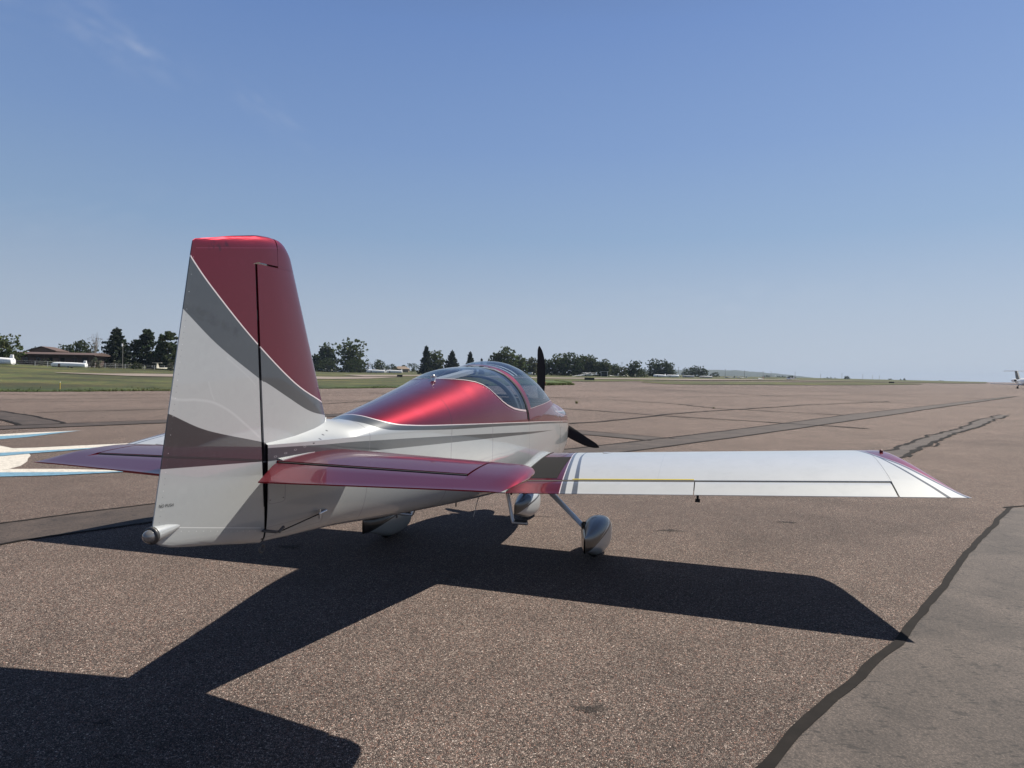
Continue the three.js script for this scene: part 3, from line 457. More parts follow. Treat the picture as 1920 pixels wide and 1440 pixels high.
[[69.0, 420, 8.9, 'above the parked gliders at the end of the tree belt'], [119.5, 480, 7.3, 'between the trio of trees and the lone clump'], [178.8, 560, 7.0, 'tallest, over the highest part of the ridge'], [194.9, 560, 6, 'left of the red finned aeroplane'], [218.1, 580, 5.8, 'left one of the pair right of the red fin'], [225.0, 580, 5.8, 'right one of the pair right of the red fin'], [254.4, 600, 5.6, 'above the small white aeroplane'], [277.4, 600, 4.8, 'on the falling end of the ridge'], [316.3, 640, 5.8, 'beside the upright tiny tree past the ridge'], [357.3, 680, 5.6, 'first of the last three on the horizon'], [377.9, 700, 5, 'second of the last three on the horizon'], [385.2, 700, 4.6, 'third of the last three on the horizon']].forEach(([l, d, h, w]) => pole(l, d, h, 0.14, `thin dark pole ${w}`));

// ───────────────────────── parked gliders, trailers, far aeroplanes ─────────────────────────
function lathe(pts, seg = 20) { return new THREE.LatheGeometry(pts.map((p) => new THREE.Vector2(p[0], p[1])), seg); }
function wheelG(x, y, z, r, w) { const g = new THREE.CylinderGeometry(r, r, w, 18); g.rotateX(Math.PI / 2); g.translate(x, y, z); return g; }
function flat(pts, t) { const g = new THREE.ExtrudeGeometry(new THREE.Shape(pts.map((p) => new THREE.Vector2(p[0], p[1]))), { depth: t, bevelEnabled: true, bevelSize: t * 0.3, bevelThickness: t * 0.3, bevelSegments: 1 }); g.translate(0, 0, -t / 2); return g; }
function trailer(l, d, L, H, turn, mat, label, group) { // long white glider trailer with a fin box
  const o = thing('glider_trailer', label, 'trailer', [l, terr(l, d), -d], turn, group); const h = H;
  const s = []; for (const [x, k] of [[-0.5, 0.25], [-0.485, 0.55], [-0.45, 0.8], [-0.4, 0.95], [-0.3, 1], [0.1, 0.97], [0.38, 0.86], [0.49, 0.8], [0.5, 0.72]]) s.push([x * L, k]);
  const pos = [], idx = [], N = 14; s.forEach(([x, k]) => { for (let i = 0; i < N; i++) { const a = i / N * 6.283, cx = Math.cos(a), sy = Math.sin(a), e = 0.55; pos.push(x, h * 0.56 + Math.sign(sy) * Math.abs(sy) ** 0.8 * h * 0.42 * k - (1 - k) * h * 0.2, Math.sign(cx) * Math.abs(cx) ** e * h * 0.55 * k); } });
  for (let j = 0; j < s.length - 1; j++) for (let i = 0; i < N; i++) { const a = j * N + i, b = j * N + (i + 1) % N; idx.push(a, a + N, b, b, a + N, b + N); } const c0 = pos.length / 3; pos.push(s[0][0], h * 0.42, 0, s.at(-1)[0], h * 0.5, 0); for (let i = 0; i < N; i++) { idx.push(c0, i, (i + 1) % N); const q = (s.length - 1) * N; idx.push(c0 + 1, q + (i + 1) % N, q + i); }
  const g = new THREE.BufferGeometry(); g.setAttribute('position', new THREE.Float32BufferAttribute(pos, 3)); g.setIndex(idx); g.computeVertexNormals(); part('body', g, mat, o);
  part('fin_box', flat([[0.40 * L, h * 0.78], [0.5 * L, h * 0.78], [0.49 * L, h * 1.22], [0.44 * L, h * 1.22]], 0.22), mat, o);
  part('stripe', [box(L * 0.78, 0.04, h * 1.12, 0.02 * L, h * 0.36, 0)], M.grey, o);
  for (const z of [-1, 1]) { const w = part('wheel', wheelG(0.03 * L, 0.2, z * h * 0.45, 0.2, 0.14), M.rubber, o); part('rim', wheelG(0.03 * L, 0.2, z * (h * 0.45 + 0.03), 0.1, 0.14), M.white, w); }
  part('door', box(0.42, h * 0.5, 0.03, -0.22 * L, h * 0.45, h * 0.545), M.brick, o); part('drawbar', tube([0.5 * L, h * 0.35, 0], [0.5 * L + 0.9, 0.3, 0], 0.04, 0.04, 6), M.grey, o);
}
trailer(-98.0, 126, 7.2, 1.75, 0.08, M.white, 'white glider trailer with a tail fin cut by the left edge', 'white glider trailers');
trailer(-89.7, 135, 6.9, 1.25, 0.05, M.white, 'white glider trailer with a brown door in front of the brown building', 'white glider trailers');
trailer(-61.4, 300, 8.4, 1.75, 0.06, M.white, 'left white trailer of the pair left of the canopy', 'white glider trailers');
trailer(-53.6, 302, 7.6, 1.75, 0.03, M.white, 'right white trailer of the pair left of the canopy', 'white glider trailers');
trailer(-88.4, 316, 6.4, 1.9, 0.0, M.white, 'white trailer touching the right edge of the rudder', 'white glider trailers');
trailer(9.3, 318, 4.5, 1.6, 0.9, M.white, 'white trailer end seen between canopy and propeller', 'white glider trailers');
trailer(80.4, 364, 6.9, 1.7, 0.1, M.white, 'left white trailer under the separate trio of trees', 'white glider trailers');
trailer(89.3, 372, 7.2, 1.7, 0.05, M.white, 'right white trailer under the separate trio of trees', 'white glider trailers');
trailer(104.2, 395, 6.9, 1.5, -0.1, M.grey, 'grey trailer left of the lone clump', 'grey trailers');
trailer(116.0, 400, 8.2, 1.3, 0.15, M.grey, 'longer grey trailer under the lone clump', 'grey trailers');
{ const o = thing('equipment_box', 'small white box on the grass below the tallest tree', 'box', [-78.5, terr(-78.5, 318), -318], 0.2); part('body', box(1.7, 0.75, 1, 0, 0.55, 0), M.white, o); part('lid', box(1.8, 0.12, 1.1, 0, 1.0, 0), M.white, o); part('leg', box(0.1, 0.3, 0.9, -0.7, 0.1, 0), M.grey, o); part('leg', box(0.1, 0.3, 0.9, 0.7, 0.1, 0), M.grey, o); }
function glider(l, d, turn, bank, span, mat, label, finMat = mat) {
  const o = thing('glider', label, 'glider', [l, terr(l, d), -d], turn, 'gliders parked on the far grass'); o.rotation.z = bank; const y = 0.5;
  const f = lathe([[0.0, -2.2], [0.18, -2.1], [0.33, -1.6], [0.36, -0.8], [0.3, 0], [0.15, 0.9], [0.09, 2.6], [0.07, 4.0], [0, 4.05]], 16); f.rotateX(Math.PI / 2); f.translate(0, y, 0); part('fuselage', f, mat, o);
  const c = new THREE.SphereGeometry(0.33, 16, 10); c.scale(0.8, 0.75, 2.1); c.translate(0, y + 0.2, -1.05); part('canopy', c, std(0.05, 0.06, 0.07, 0.1), o);
  for (const s of [-1, 1]) { const g = flat([[0, -0.45], [s * span / 2, -0.1], [s * span / 2, 0.25], [0, 0.5]].slice(0, 4), 0.07); g.rotateX(Math.PI / 2); g.rotateZ(s * 0.04); g.translate(s * 0.2, y + 0.1, -0.1); const w = part('wing', g, mat, o); part('winglet', box(0.05, 0.42, 0.25, s * (span / 2 + 0.18), y + 0.1 + span * 0.02 + 0.2, 0), mat, w); }
  const fin = flat([[3.2, 0], [4.05, 0], [4.15, 1.2], [3.7, 1.2]], 0.07); fin.rotateY(-Math.PI / 2); fin.translate(0, y, 0); part('fin', fin, finMat, o);
  const t = flat([[-1.35, 0], [1.35, 0], [1.2, 0.35], [-1.2, 0.35]], 0.05); t.rotateX(Math.PI / 2); t.translate(0, y + 1.22, 3.72); part('tailplane', t, mat, o); part('wheel', (() => { const g = new THREE.CylinderGeometry(0.22, 0.22, 0.12, 16); g.rotateZ(Math.PI / 2); g.translate(0, 0.22, -0.2); return g; })(), M.rubber, o);
}
glider(-82.2, 160, -0.25, 0.0, 9.5, M.cream, 'cream glider with slim wings on the grass at the rudder edge');
glider(-84.5, 322, 1.3, 0.08, 12, M.white, 'white glider tail beside the trailer right of the rudder');
glider(30.5, 302, 0.5, 0.16, 12, M.white, 'white glider with one wing raised right of the propeller');
glider(49.5, 335, 1.2, 0.04, 13, M.white, 'white glider just right of the small shed');
glider(57.5, 340, 0.4, -0.03, 12, M.white, 'white glider in the middle of the row below the low trees');
glider(64.5, 342, 1.0, 0.03, 10, M.white, 'white glider at the right end of the row below the low trees');
glider(129, 398, 0.8, 0.02, 11, M.grey, 'grey white glider below the right side of the lone clump');
glider(138.5, 405, 0.9, -0.02, 10, M.white, 'small white glider left of the thin poles');
glider(123.9, 333, 2.4, -0.13, 15, M.white, 'white glider with a red fin and one long wing down on the grass', M.red);
function lightPlane(l, d, turn, high, label) {
  const o = thing('parked_aeroplane', label, 'aeroplane', [l, terr(l, d), -d], turn, 'light aeroplanes on the far grass'); const y = 0.95;
  const f = lathe([[0, -2.3], [0.25, -2.25], [0.42, -1.6], [0.5, -0.6], [0.46, 0.4], [0.22, 1.8], [0.1, 3.6], [0, 3.7]], 14); f.rotateX(Math.PI / 2); f.translate(0, y, 0); part('fuselage', f, M.white, o); part('cabin', box(0.85, 0.55, 1.7, 0, y + 0.5, -0.2), M.darkGlass, o);
  part('wing', box(9.2, 0.14, 1.35, 0, y + (high ? 0.86 : -0.25), -0.3), M.white, o); const fin = flat([[2.7, 0], [3.7, 0], [3.85, 1.2], [3.35, 1.2]], 0.09); fin.rotateY(-Math.PI / 2); fin.translate(0, y, 0); part('fin', fin, M.white, o); part('tailplane', box(2.9, 0.08, 0.7, 0, y + 0.1, 3.3), M.white, o);
  for (const [x, z] of [[-0.9, 0.1], [0.9, 0.1], [0, -1.7]]) { const g = new THREE.CylinderGeometry(0.2, 0.2, 0.14, 14); g.rotateZ(Math.PI / 2); g.translate(x, 0.2, z); part('wheel', g, M.rubber, o); part('gear_leg', tube([x, 0.25, z], [x * 0.4, y - 0.2, z], 0.04, 0.04, 6), M.white, o); }
}
lightPlane(36.4, 312, 0.9, true, 'white high wing aeroplane parked left of the small shed');
lightPlane(132.2, 318, 0.2, false, 'small white low wing aeroplane before the foot of the ridge');
function signBox(l, d, w, h, turn, label) { const o = thing('airfield_sign', label, 'sign', [l, terr(l, d), -d], turn, 'dark backs of airfield signs'); part('board', box(w, h, 0.25, 0, h / 2 + 0.18, 0), M.dark, o); for (const s of [-1, 1]) part('leg', box(0.1, 0.3, 0.1, s * w * 0.36, 0.1, 0), M.grey, o); }
signBox(19.7, 170, 2.5, 0.62, 0, 'black board on short legs on the grass right of the propeller');
signBox(149, 262, 2.4, 0.6, 0.3, 'far black board on the grass strip right of the ridge');
signBox(-29.3, 174, 1.4, 0.55, 0, 'small black board on the grass just left of the canopy');
signBox(-3.5, 92.6, 0.5, 0.2, 0, 'tiny black lamp board at the apron edge behind the canopy');
{ const l = 5.15, d = 106.3, o = thing('edge_marker', 'small red marker post at the apron edge beside the propeller', 'marker', [l, terr(l, d), -d]); part('body', tube([0, 0, 0], [0, 0.5, 0], 0.2, 0.16, 14), M.red, o); const c = new THREE.SphereGeometry(0.16, 14, 8, 0, 6.3, 0, 1.6); c.translate(0, 0.5, 0); part('cap', c, M.red, o); }
{ const l = -37.86, d = 55.9, o = thing('yellow_stake', 'thin yellow stake in the grass near the apron edge at left', 'stake', [l, terr(l, d), -d]); part('stake', tube([0, -0.1, 0], [0, 0.62, 0], 0.03, 0.03, 8), M.yellow, o); part('cap', tube([0, 0.62, 0], [0, 0.66, 0], 0.035, 0.02, 8), M.white, o); }
{ // business jet at the right edge, seen from the front quarter
  const l = 131.4, d = 171, o = thing('business_jet', 'white twin jet aeroplane cut by the right edge on the far apron', 'jet', [l, terr(l, d), -d], 2.74); // nose towards the camera's left
  const J = std(0.82, 0.82, 0.82, 0.25), y = 1.75;
  const f = lathe([[0, -7], [0.28, -6.9], [0.6, -6.3], [0.85, -5.2], [0.95, -4], [0.95, 2], [0.75, 4.5], [0.35, 6.8], [0.1, 7.4], [0, 7.4]], 28); f.rotateX(Math.PI / 2); f.translate(0, y, 0); part('fuselage', f, J, o);
  const w = new THREE.SphereGeometry(0.8, 18, 10, 0, 6.3, 0, 1.5); w.scale(0.95, 0.75, 1.1); w.translate(0, y + 0.45, -5.2); part('windscreen', w, M.darkGlass, o);
  for (const s of [-1, 1]) { const g = flat([[0, -1.2], [s * 6.6, 1.0], [s * 6.6, 1.7], [0, 1.4]], 0.12); g.rotateX(Math.PI / 2); g.rotateZ(s * 0.04); g.translate(s * 0.3, y - 0.75, 0.6); part('wing', g, J, o); const e = lathe([[0.3, -1.3], [0.42, -1.1], [0.42, 0.6], [0.25, 1.3]], 18); e.rotateX(Math.PI / 2); e.translate(s * 1.35, y + 0.4, 4.0); const en = part('engine', e, J, o); const fan = new THREE.CircleGeometry(0.3, 18); fan.rotateY(Math.PI); fan.translate(s * 1.35, y + 0.4, 2.8); part('intake', fan, M.dark, en); }
  const fin = flat([[3.8, 0], [6.9, 0], [8.1, 2.55], [6.6, 2.55]], 0.2); fin.rotateY(-Math.PI / 2); fin.translate(0, y + 0.4, 0); part('fin', fin, std(0.1, 0.11, 0.12, 0.4), o); const t = flat([[-2.6, 0.4], [0, -0.6], [2.6, 0.4], [2.6, 0.9], [0, 0.7], [-2.6, 0.9]], 0.09); t.rotateX(Math.PI / 2); t.translate(0, y + 2.95, 7.2); part('tailplane', t, J, o);
  for (const [x, z] of [[-1.3, 0.9], [1.3, 0.9], [0, -4.8]]) { part('gear_leg', tube([x, 0.3, z], [x * 0.8, y - 0.7, z], 0.08, 0.1, 8), M.dark, o); const g = new THREE.CylinderGeometry(0.3, 0.3, 0.3, 16); g.rotateZ(Math.PI / 2); g.translate(x, 0.3, z); part('wheel', g, M.rubber, o); }
}

// ───────────────────────── the aeroplane ─────────────────────────
// own axes: x to its right, y up, z towards its tail; origin on the ground between the main wheels
const plane = thing('light_aeroplane', 'red and silver low wing two seat aeroplane standing nose away in the foreground', 'aeroplane', [-0.2305, 0, -6.549]);
plane.rotation.order = 'YXZ'; plane.rotation.set(0.0239, -0.3011, 0.0023);
function canvas(w, h) { const c = document.createElement('canvas'); c.width = w; c.height = h; return [c, c.getContext('2d')]; }
function ctex(c) { const t = new THREE.CanvasTexture(c); t.colorSpace = THREE.SRGBColorSpace; t.anisotropy = 8; t.minFilter = THREE.LinearMipmapLinearFilter; return t; }
const RED = '#6e0419', SILVER = '#a2a6a7', GREY = '#404447', PIN = '#d9cfcd', DARK = '#2d2b2e';
const metallic = (o) => new THREE.MeshPhysicalMaterial({ metalness: 0.3, roughness: 0.4, clearcoat: 1, clearcoatRoughness: 0.03, ...o });
const flakeBump = dataTex(512, (i, j) => { const v = 128 + 60 * (fbm(i / 60, j / 60, 3, 0) - 0.5) * 2; return [v, v, v]; }, false);
function flakes(g, w, h, seed, n = 5200, a = 0.05) { const r = rng(seed); for (let k = 0; k < n; k++) { const s = 3 + r() * 26; g.fillStyle = r() < 0.5 ? `rgba(255,255,255,${a * r()})` : `rgba(0,0,0,${a * r() * 0.7})`; g.beginPath(); g.ellipse(r() * w, r() * h, s, s * (0.3 + 0.5 * r()), r() * 3.1, 0, 6.3); g.fill(); } }

// candy red is mostly metal flake, the silver and grey coats are mostly pigment
function mmap(c) { const w = c.width >> 1, h = c.height >> 1, [d, g] = canvas(w, h); g.drawImage(c, 0, 0, w, h); const im = g.getImageData(0, 0, w, h), p = im.data; for (let i = 0; i < p.length; i += 4) { const red = p[i] > 60 && p[i + 1] < 0.45 * p[i]; p[i] = p[i + 1] = p[i + 2] = red ? 215 : 62; } g.putImageData(im, 0, 0); const t = new THREE.CanvasTexture(d); t.minFilter = THREE.LinearMipmapLinearFilter; return t; }

// fuselage loft: station z, half width, waist height, keel height, top height, roundness of the top
const ST = [[-1.93, 0.36, 1.06, 0.86, 1.22, 2.4], [-1.88, 0.40, 1.06, 0.81, 1.265, 2.6], [-1.6, 0.46, 1.09, 0.68, 1.34, 2.8], [-1.3, 0.495, 1.11, 0.61, 1.385, 2.9], [-0.95, 0.52, 1.13, 0.57, 1.42, 2.9], [-0.8, 0.53, 1.14, 0.565, 1.53, 2.4], [-0.6, 0.54, 1.155, 0.565, 1.665, 2.2], [-0.3, 0.545, 1.17, 0.57, 1.775, 2.2], [0, 0.547, 1.19, 0.58, 1.81, 2.2], [0.38, 0.545, 1.215, 0.60, 1.762, 2.2], [0.7, 0.52, 1.235, 0.63, 1.755, 2.2], [1.0, 0.477, 1.254, 0.654, 1.733, 2.2], [1.2, 0.447, 1.266, 0.67, 1.695, 2.2], [1.36, 0.42, 1.276, 0.684, 1.658, 2.2], [1.64, 0.369, 1.293, 0.710, 1.606, 2.16], [1.94, 0.317, 1.31, 0.74, 1.552, 2.08], [2.24, 0.265, 1.325, 0.77, 1.501, 2.0], [2.5, 0.22, 1.338, 0.80, 1.459, 1.9], [2.66, 0.19, 1.345, 0.82, 1.437, 1.6], [2.8, 0.165, 1.35, 0.837, 1.45, 1.05], [3.0, 0.13, 1.355, 0.853, 1.445, 0.85], [3.2, 0.09, 1.36, 0.868, 1.42, 0.85], [3.375, 0.05, 1.365, 0.885, 1.40, 0.9]];
function station(z) { // smooth cubic through the stations
  if (z <= ST[0][0]) return ST[0].slice(1); let i = 1; while (i < ST.length - 1 && ST[i][0] < z) i++;
  const a = ST[i - 1], b = ST[i], p = ST[Math.max(0, i - 2)], n = ST[Math.min(ST.length - 1, i + 1)], h = b[0] - a[0], t = clamp((z - a[0]) / h, 0, 1);
  return [1, 2, 3, 4, 5].map((k) => { const s = (b[k] - a[k]) / h; let m0 = i > 1 ? (b[k] - p[k]) / (b[0] - p[0]) : s, m1 = i < ST.length - 1 ? (n[k] - a[k]) / (n[0] - a[0]) : s; if (i > 1 && (a[k] - p[k]) * s <= 0) m0 = 0; if (i < ST.length - 1 && (n[k] - b[k]) * s <= 0) m1 = 0; const t2 = t * t, t3 = t2 * t; return (2 * t3 - 3 * t2 + 1) * a[k] + (t3 - 2 * t2 + t) * h * m0 + (-2 * t3 + 3 * t2) * b[k] + (t3 - t2) * h * m1; });
}
const NB = 3.6;
function skin(z, s, off = 0) { // s: -1 left top .. 0 keel .. 1 right top
  const [w, zl, zb, zt, n] = station(z), q = Math.abs(s), sg = s < 0 ? -1 : 1; let x, y;
  if (q <= 0.5) { const t = q * Math.PI; x = w * Math.sin(t) ** (2 / NB); y = zl - (zl - zb) * Math.cos(t) ** (2 / NB); } else { const t = (q - 0.5) * Math.PI; x = w * Math.max(0, Math.cos(t)) ** (2 / n); y = zl + (zt - zl) * Math.max(0, Math.sin(t)) ** (2 / n); }
  if (off) { const e = 0.004, s0 = clamp(q - e, 0, 1), s1 = clamp(q + e, 0, 1), a = skin(z, s0), b = skin(z, s1); const tx = b[0] - a[0], ty = b[1] - a[1], L = Math.hypot(tx, ty) || 1; x += ty / L * off; y -= tx / L * off; }
  return [x * sg, y, z];
}
const sAt = (z, y) => { const [, zl, , zt, n] = station(z); return 0.5 + Math.asin(clamp((y - zl) / (zt - zl), 0, 1) ** (n / 2)) / Math.PI; };
const SILL = [[-0.95, 1.43], [-0.9, 1.415], [-0.8, 1.402], [-0.6, 1.398], [-0.2, 1.385], [0.3, 1.368], [0.47, 1.37], [0.6, 1.383], [0.72, 1.402], [0.82, 1.432], [0.9, 1.473], [0.96, 1.527], [1.0, 1.575], [1.04, 1.607], [1.1, 1.632], [1.18, 1.647], [1.27, 1.656], [1.34, 1.661], [1.37, 1.664]];
const AFT = 1.36, sill = (z) => (z <= -0.95 || z >= AFT ? 1 : Math.min(1, sAt(z, interp(z, SILL.map((p) => p[0]), SILL.map((p) => p[1])))));
function surface(zs, sOf, off = 0, uvf) { const pos = [], uv = [], idx = []; let n = 0; zs.forEach((z, j) => { const S = sOf(z); n = S.length; S.forEach((s) => { const p = skin(z, s, off); pos.push(...p); uv.push(...uvf(p)); }); if (j) for (let i = 0; i < n - 1; i++) { const a = (j - 1) * n + i; idx.push(a, a + 1, a + n, a + 1, a + n + 1, a + n); } }); const g = new THREE.BufferGeometry(); g.setAttribute('position', new THREE.Float32BufferAttribute(pos, 3)); g.setAttribute('uv', new THREE.Float32BufferAttribute(uv, 2)); g.setIndex(idx); g.computeVertexNormals(); return g; }
const range = (a, b, n) => Array.from({ length: n + 1 }, (_, i) => lerp(a, b, i / n));
const FU = 5.5, FV = 1.4, fuv = (p) => [(p[2] + 2.05) / FU, (p[1] - 0.55) / FV];

// paint of the fuselage sides
const [fc, fg] = canvas(2048, 1024);
{
  const X = (z) => (z + 2.05) / FU * 2048, Y = (y) => (1 - (y - 0.55) / FV) * 1024;
  const path = (pts) => { pts.forEach(([z, y], i) => (i ? fg.lineTo(X(z), Y(y)) : fg.moveTo(X(z), Y(y)))); };
  const smooth = (pts, n = 14) => { const c = new THREE.SplineCurve(pts.map((p) => new THREE.Vector2(p[0], p[1]))); return c.getPoints(pts.length * n).map((p) => [p.x, p.y]); };
  const fill = (pts, c) => { fg.fillStyle = c; fg.beginPath(); path(pts); fg.closePath(); fg.fill(); };
  const stroke = (pts, c, w) => { fg.strokeStyle = c; fg.lineWidth = w; fg.beginPath(); path(pts); fg.stroke(); };
  fg.fillStyle = SILVER; fg.fillRect(0, 0, 2048, 1024);
  const white = smooth([[-1.62, 1.12], [-1.035, 1.165], [-0.2, 1.225], [0.659, 1.281], [1.414, 1.324], [2.0, 1.358], [2.24, 1.378], [2.357, 1.393], [2.45, 1.418], [2.505, 1.45], [2.54, 1.52]]);
  const grey1 = smooth([[-1.62, 1.095], [-1.035, 1.142], [-0.2, 1.204], [0.659, 1.256], [1.15, 1.282], [1.704, 1.308], [2.31, 1.350], [2.50, 1.376], [2.585, 1.412], [2.65, 1.445], [2.72, 1.52]]);
  fill([[-2.1, 2], [2.54, 2], ...white.slice().reverse(), [-2.1, 1.1]], RED);
  fill([...white, ...grey1.slice().reverse()], GREY);
  // nose: red cowl with a grey swoosh, silver side panel
  fill([[-2.1, 0.5], [-1.72, 0.5], [-1.66, 0.8], [-1.6, 1.04], [-1.66, 1.1], [-1.62, 1.13], [-2.1, 1.2]], RED);
  fill([[-2.1, 1.1], [-1.5, 1.12], [-1.1, 1.145], [-1.1, 1.18], [-1.6, 1.17], [-2.1, 1.16]], RED);
  fill(smooth([[-2.1, 1.235], [-1.7, 1.24], [-1.2, 1.262], [-0.75, 1.292], [-1.2, 1.238], [-1.7, 1.206], [-2.1, 1.2]]), GREY);
  stroke(smooth([[-2.1, 1.237], [-1.7, 1.243], [-1.2, 1.264], [-0.73, 1.294]]), PIN, 4);
  stroke(smooth([[-2.1, 1.16], [-1.7, 1.185], [-1.2, 1.215], [-0.75, 1.288]]), PIN, 2);
  fill(smooth([[-1.62, 1.11], [-1.7, 1.06], [-1.74, 0.9], [-1.82, 0.62], [-1.78, 0.62], [-1.68, 0.92], [-1.645, 1.045], [-1.55, 1.1]]), GREY);
  stroke(white, PIN, 4.6);
  // lower grey dart from the tail
  const up = smooth([[3.45, 1.354], [3.185, 1.341], [2.997, 1.33], [2.773, 1.322], [2.4, 1.302], [1.942, 1.276], [1.15, 1.228], [0.4, 1.178], [-0.518, 1.112]]), lo = smooth([[-0.518, 1.112], [0.1, 1.143], [0.805, 1.178], [1.703, 1.214], [2.219, 1.236], [2.526, 1.25], [2.786, 1.264], [3.036, 1.28], [3.45, 1.285]]);
  fill([...up, ...lo], GREY);
  // skin laps, rivets, hatch
  fg.globalAlpha = 0.8;
  for (const z of [-0.95, 0.38]) stroke([[z, 0.55], [z, 1.42]], '#55575a', 1.1);
  stroke([[1.7, 1.52], [1.72, 1.42], [1.735, 1.345]], '#35040d', 1.8); stroke([[1.735, 1.34], [1.745, 1.25], [1.755, 0.7]], '#55575a', 1.6); stroke([[1.145, 1.31], [1.135, 0.66]], '#5b5d60', 1.6); stroke([[2.62, 1.5], [2.66, 0.8]], '#6a6c70', 1.3); stroke([[1.0, 0.985], [3.3, 1.16]], '#808286', 1); stroke([[1.62, 1.565], [1.95, 1.57]], '#4d0a16', 1.4);
  fg.globalAlpha = 0.7; fg.strokeStyle = '#6a6c6e'; fg.lineWidth = 1.2; fg.beginPath(); fg.roundRect(X(3.27), Y(1.2), X(3.37) - X(3.27), Y(1.07) - Y(1.2), 9); fg.stroke(); fg.beginPath(); fg.roundRect(X(2.99), Y(0.955), X(3.38) - X(2.99), Y(0.905) - Y(0.955), 8); fg.stroke();
  fg.globalAlpha = 1; const dot = (z, y, c, r = 1.3) => { fg.fillStyle = c; fg.beginPath(); fg.arc(X(z), Y(y), r, 0, 6.3); fg.fill(); };
  for (let i = 0; i < 30; i++) { dot(1.142, 0.68 + i * 0.021, 'rgba(90,92,95,.5)'); dot(1.752, 0.74 + i * 0.02, 'rgba(90,92,95,.35)'); }
  for (let i = 0; i < 70; i++) dot(1 + i * 0.033, 0.99 + i * 0.0025, 'rgba(100,102,105,.35)', 1);
  for (const [z, y] of [[3.28, 1.18], [3.36, 1.18], [3.28, 1.09], [3.36, 1.09]]) dot(z, y, '#55575a', 1.8);
  for (let i = 0; i < 8; i++) { fg.fillStyle = 'rgba(60,62,66,.9)'; const z = 3.33 - i * 0.062, y = 1.303 + i * 0.0105 + Math.max(0, i - 4) * 0.006; dot(z, y, '#8e9091', 3.4); dot(z, y, '#35373a', 2.0); }
  for (let i = 0; i < 26; i++) { const k = i / 25, z = lerp(0.5, 1.05, k), y = interp(z, SILL.map((p) => p[0]), SILL.map((p) => p[1])) - 0.018; dot(z + 0.012, y, 'rgba(240,215,215,.8)', 1.2); }
  flakes(fg, 2048, 1024, 3, 2600, 0.014);
}
const fuseMat = metallic({ map: ctex(fc), metalnessMap: mmap(fc), metalness: 1, side: THREE.DoubleSide });
const redMat = metallic({ color: new THREE.Color('#74051d'), metalness: 0.85, roughness: 0.4, clearcoat: 0.6 }), silverMat = metallic({ color: new THREE.Color(SILVER) }), greyMat = metallic({ color: new THREE.Color(GREY) });
const blackMat = new THREE.MeshStandardMaterial({ color: C(0.006, 0.006, 0.007), roughness: 0.7 });
const rubberMat = new THREE.MeshStandardMaterial({ color: C(0.02, 0.02, 0.02), roughness: 0.85 });
const steelMat = new THREE.MeshStandardMaterial({ color: C(0.55, 0.55, 0.55), roughness: 0.35, metalness: 0.8 });
const cabinMat = new THREE.MeshStandardMaterial({ color: C(0.05, 0.055, 0.065), roughness: 0.85, side: THREE.DoubleSide });
const glassMat = new THREE.MeshPhysicalMaterial({ color: C(0.58, 0.64, 0.7), transmission: 1, thickness: 0, roughness: 0.02, ior: 1.49, side: THREE.DoubleSide });

const rowsFull = (z) => { const t = sill(z), up = range(0.5, t, 18), lo = range(0, 0.5, 22); const right = [...lo.slice(0, -1), ...up]; return [...right.slice(1).reverse().map((s) => -s), ...right]; };
const zBody = [...new Set([...range(-0.95, -0.7, 12), ...range(-0.7, 0.45, 18), ...range(0.45, 0.85, 16), ...range(0.85, 1.12, 20), ...range(1.12, 1.36, 22), ...range(1.36, 2.4, 30), ...range(2.4, 3.375, 44)].map((z) => +z.toFixed(4)))];
part('fuselage', surface(zBody, rowsFull, 0, fuv), fuseMat, plane);
{ // cowling with a rounded nose bowl
  const zs = range(-1.93, -0.955, 26); const g = surface(zs, rowsFull, 0, fuv);
  const S = rowsFull(-1.93), noses = [], nz = 7; const pos = [], uv = [], idx = []; const n = S.length;
  for (let j = 0; j <= nz; j++) { const t = j / nz, k = Math.cos(t * Math.PI / 2 * 0.86), zz = -1.93 - 0.07 * Math.sin(t * Math.PI / 2); S.forEach((s) => { const p = skin(-1.93, s), cy = 1.05; const q = [p[0] * k, cy + (p[1] - cy) * k, zz]; pos.push(...q); uv.push(...fuv(q)); }); if (j) for (let i = 0; i < n - 1; i++) { const a = (j - 1) * n + i; idx.push(a, a + n, a + 1, a + 1, a + n, a + n + 1); } }
  const c = pos.length / 3; pos.push(0, 1.05, -2.0); uv.push(...fuv([0, 1.05, -2.0])); for (let i = 0; i < n - 1; i++) { const a = nz * n + i; idx.push(a, c, a + 1); }
  const b = new THREE.BufferGeometry(); b.setAttribute('position', new THREE.Float32BufferAttribute(pos, 3)); b.setAttribute('uv', new THREE.Float32BufferAttribute(uv, 2)); b.setIndex(idx); b.computeVertexNormals();
  const cowl = part('cowling', [g, b], fuseMat, plane);
  for (const s of [-1, 1]) { const e = new THREE.SphereGeometry(0.11, 20, 12); e.scale(1.25, 0.62, 0.25); e.translate(s * 0.22, 1.12, -2.0); part('air_inlet', e, blackMat, cowl); }
}
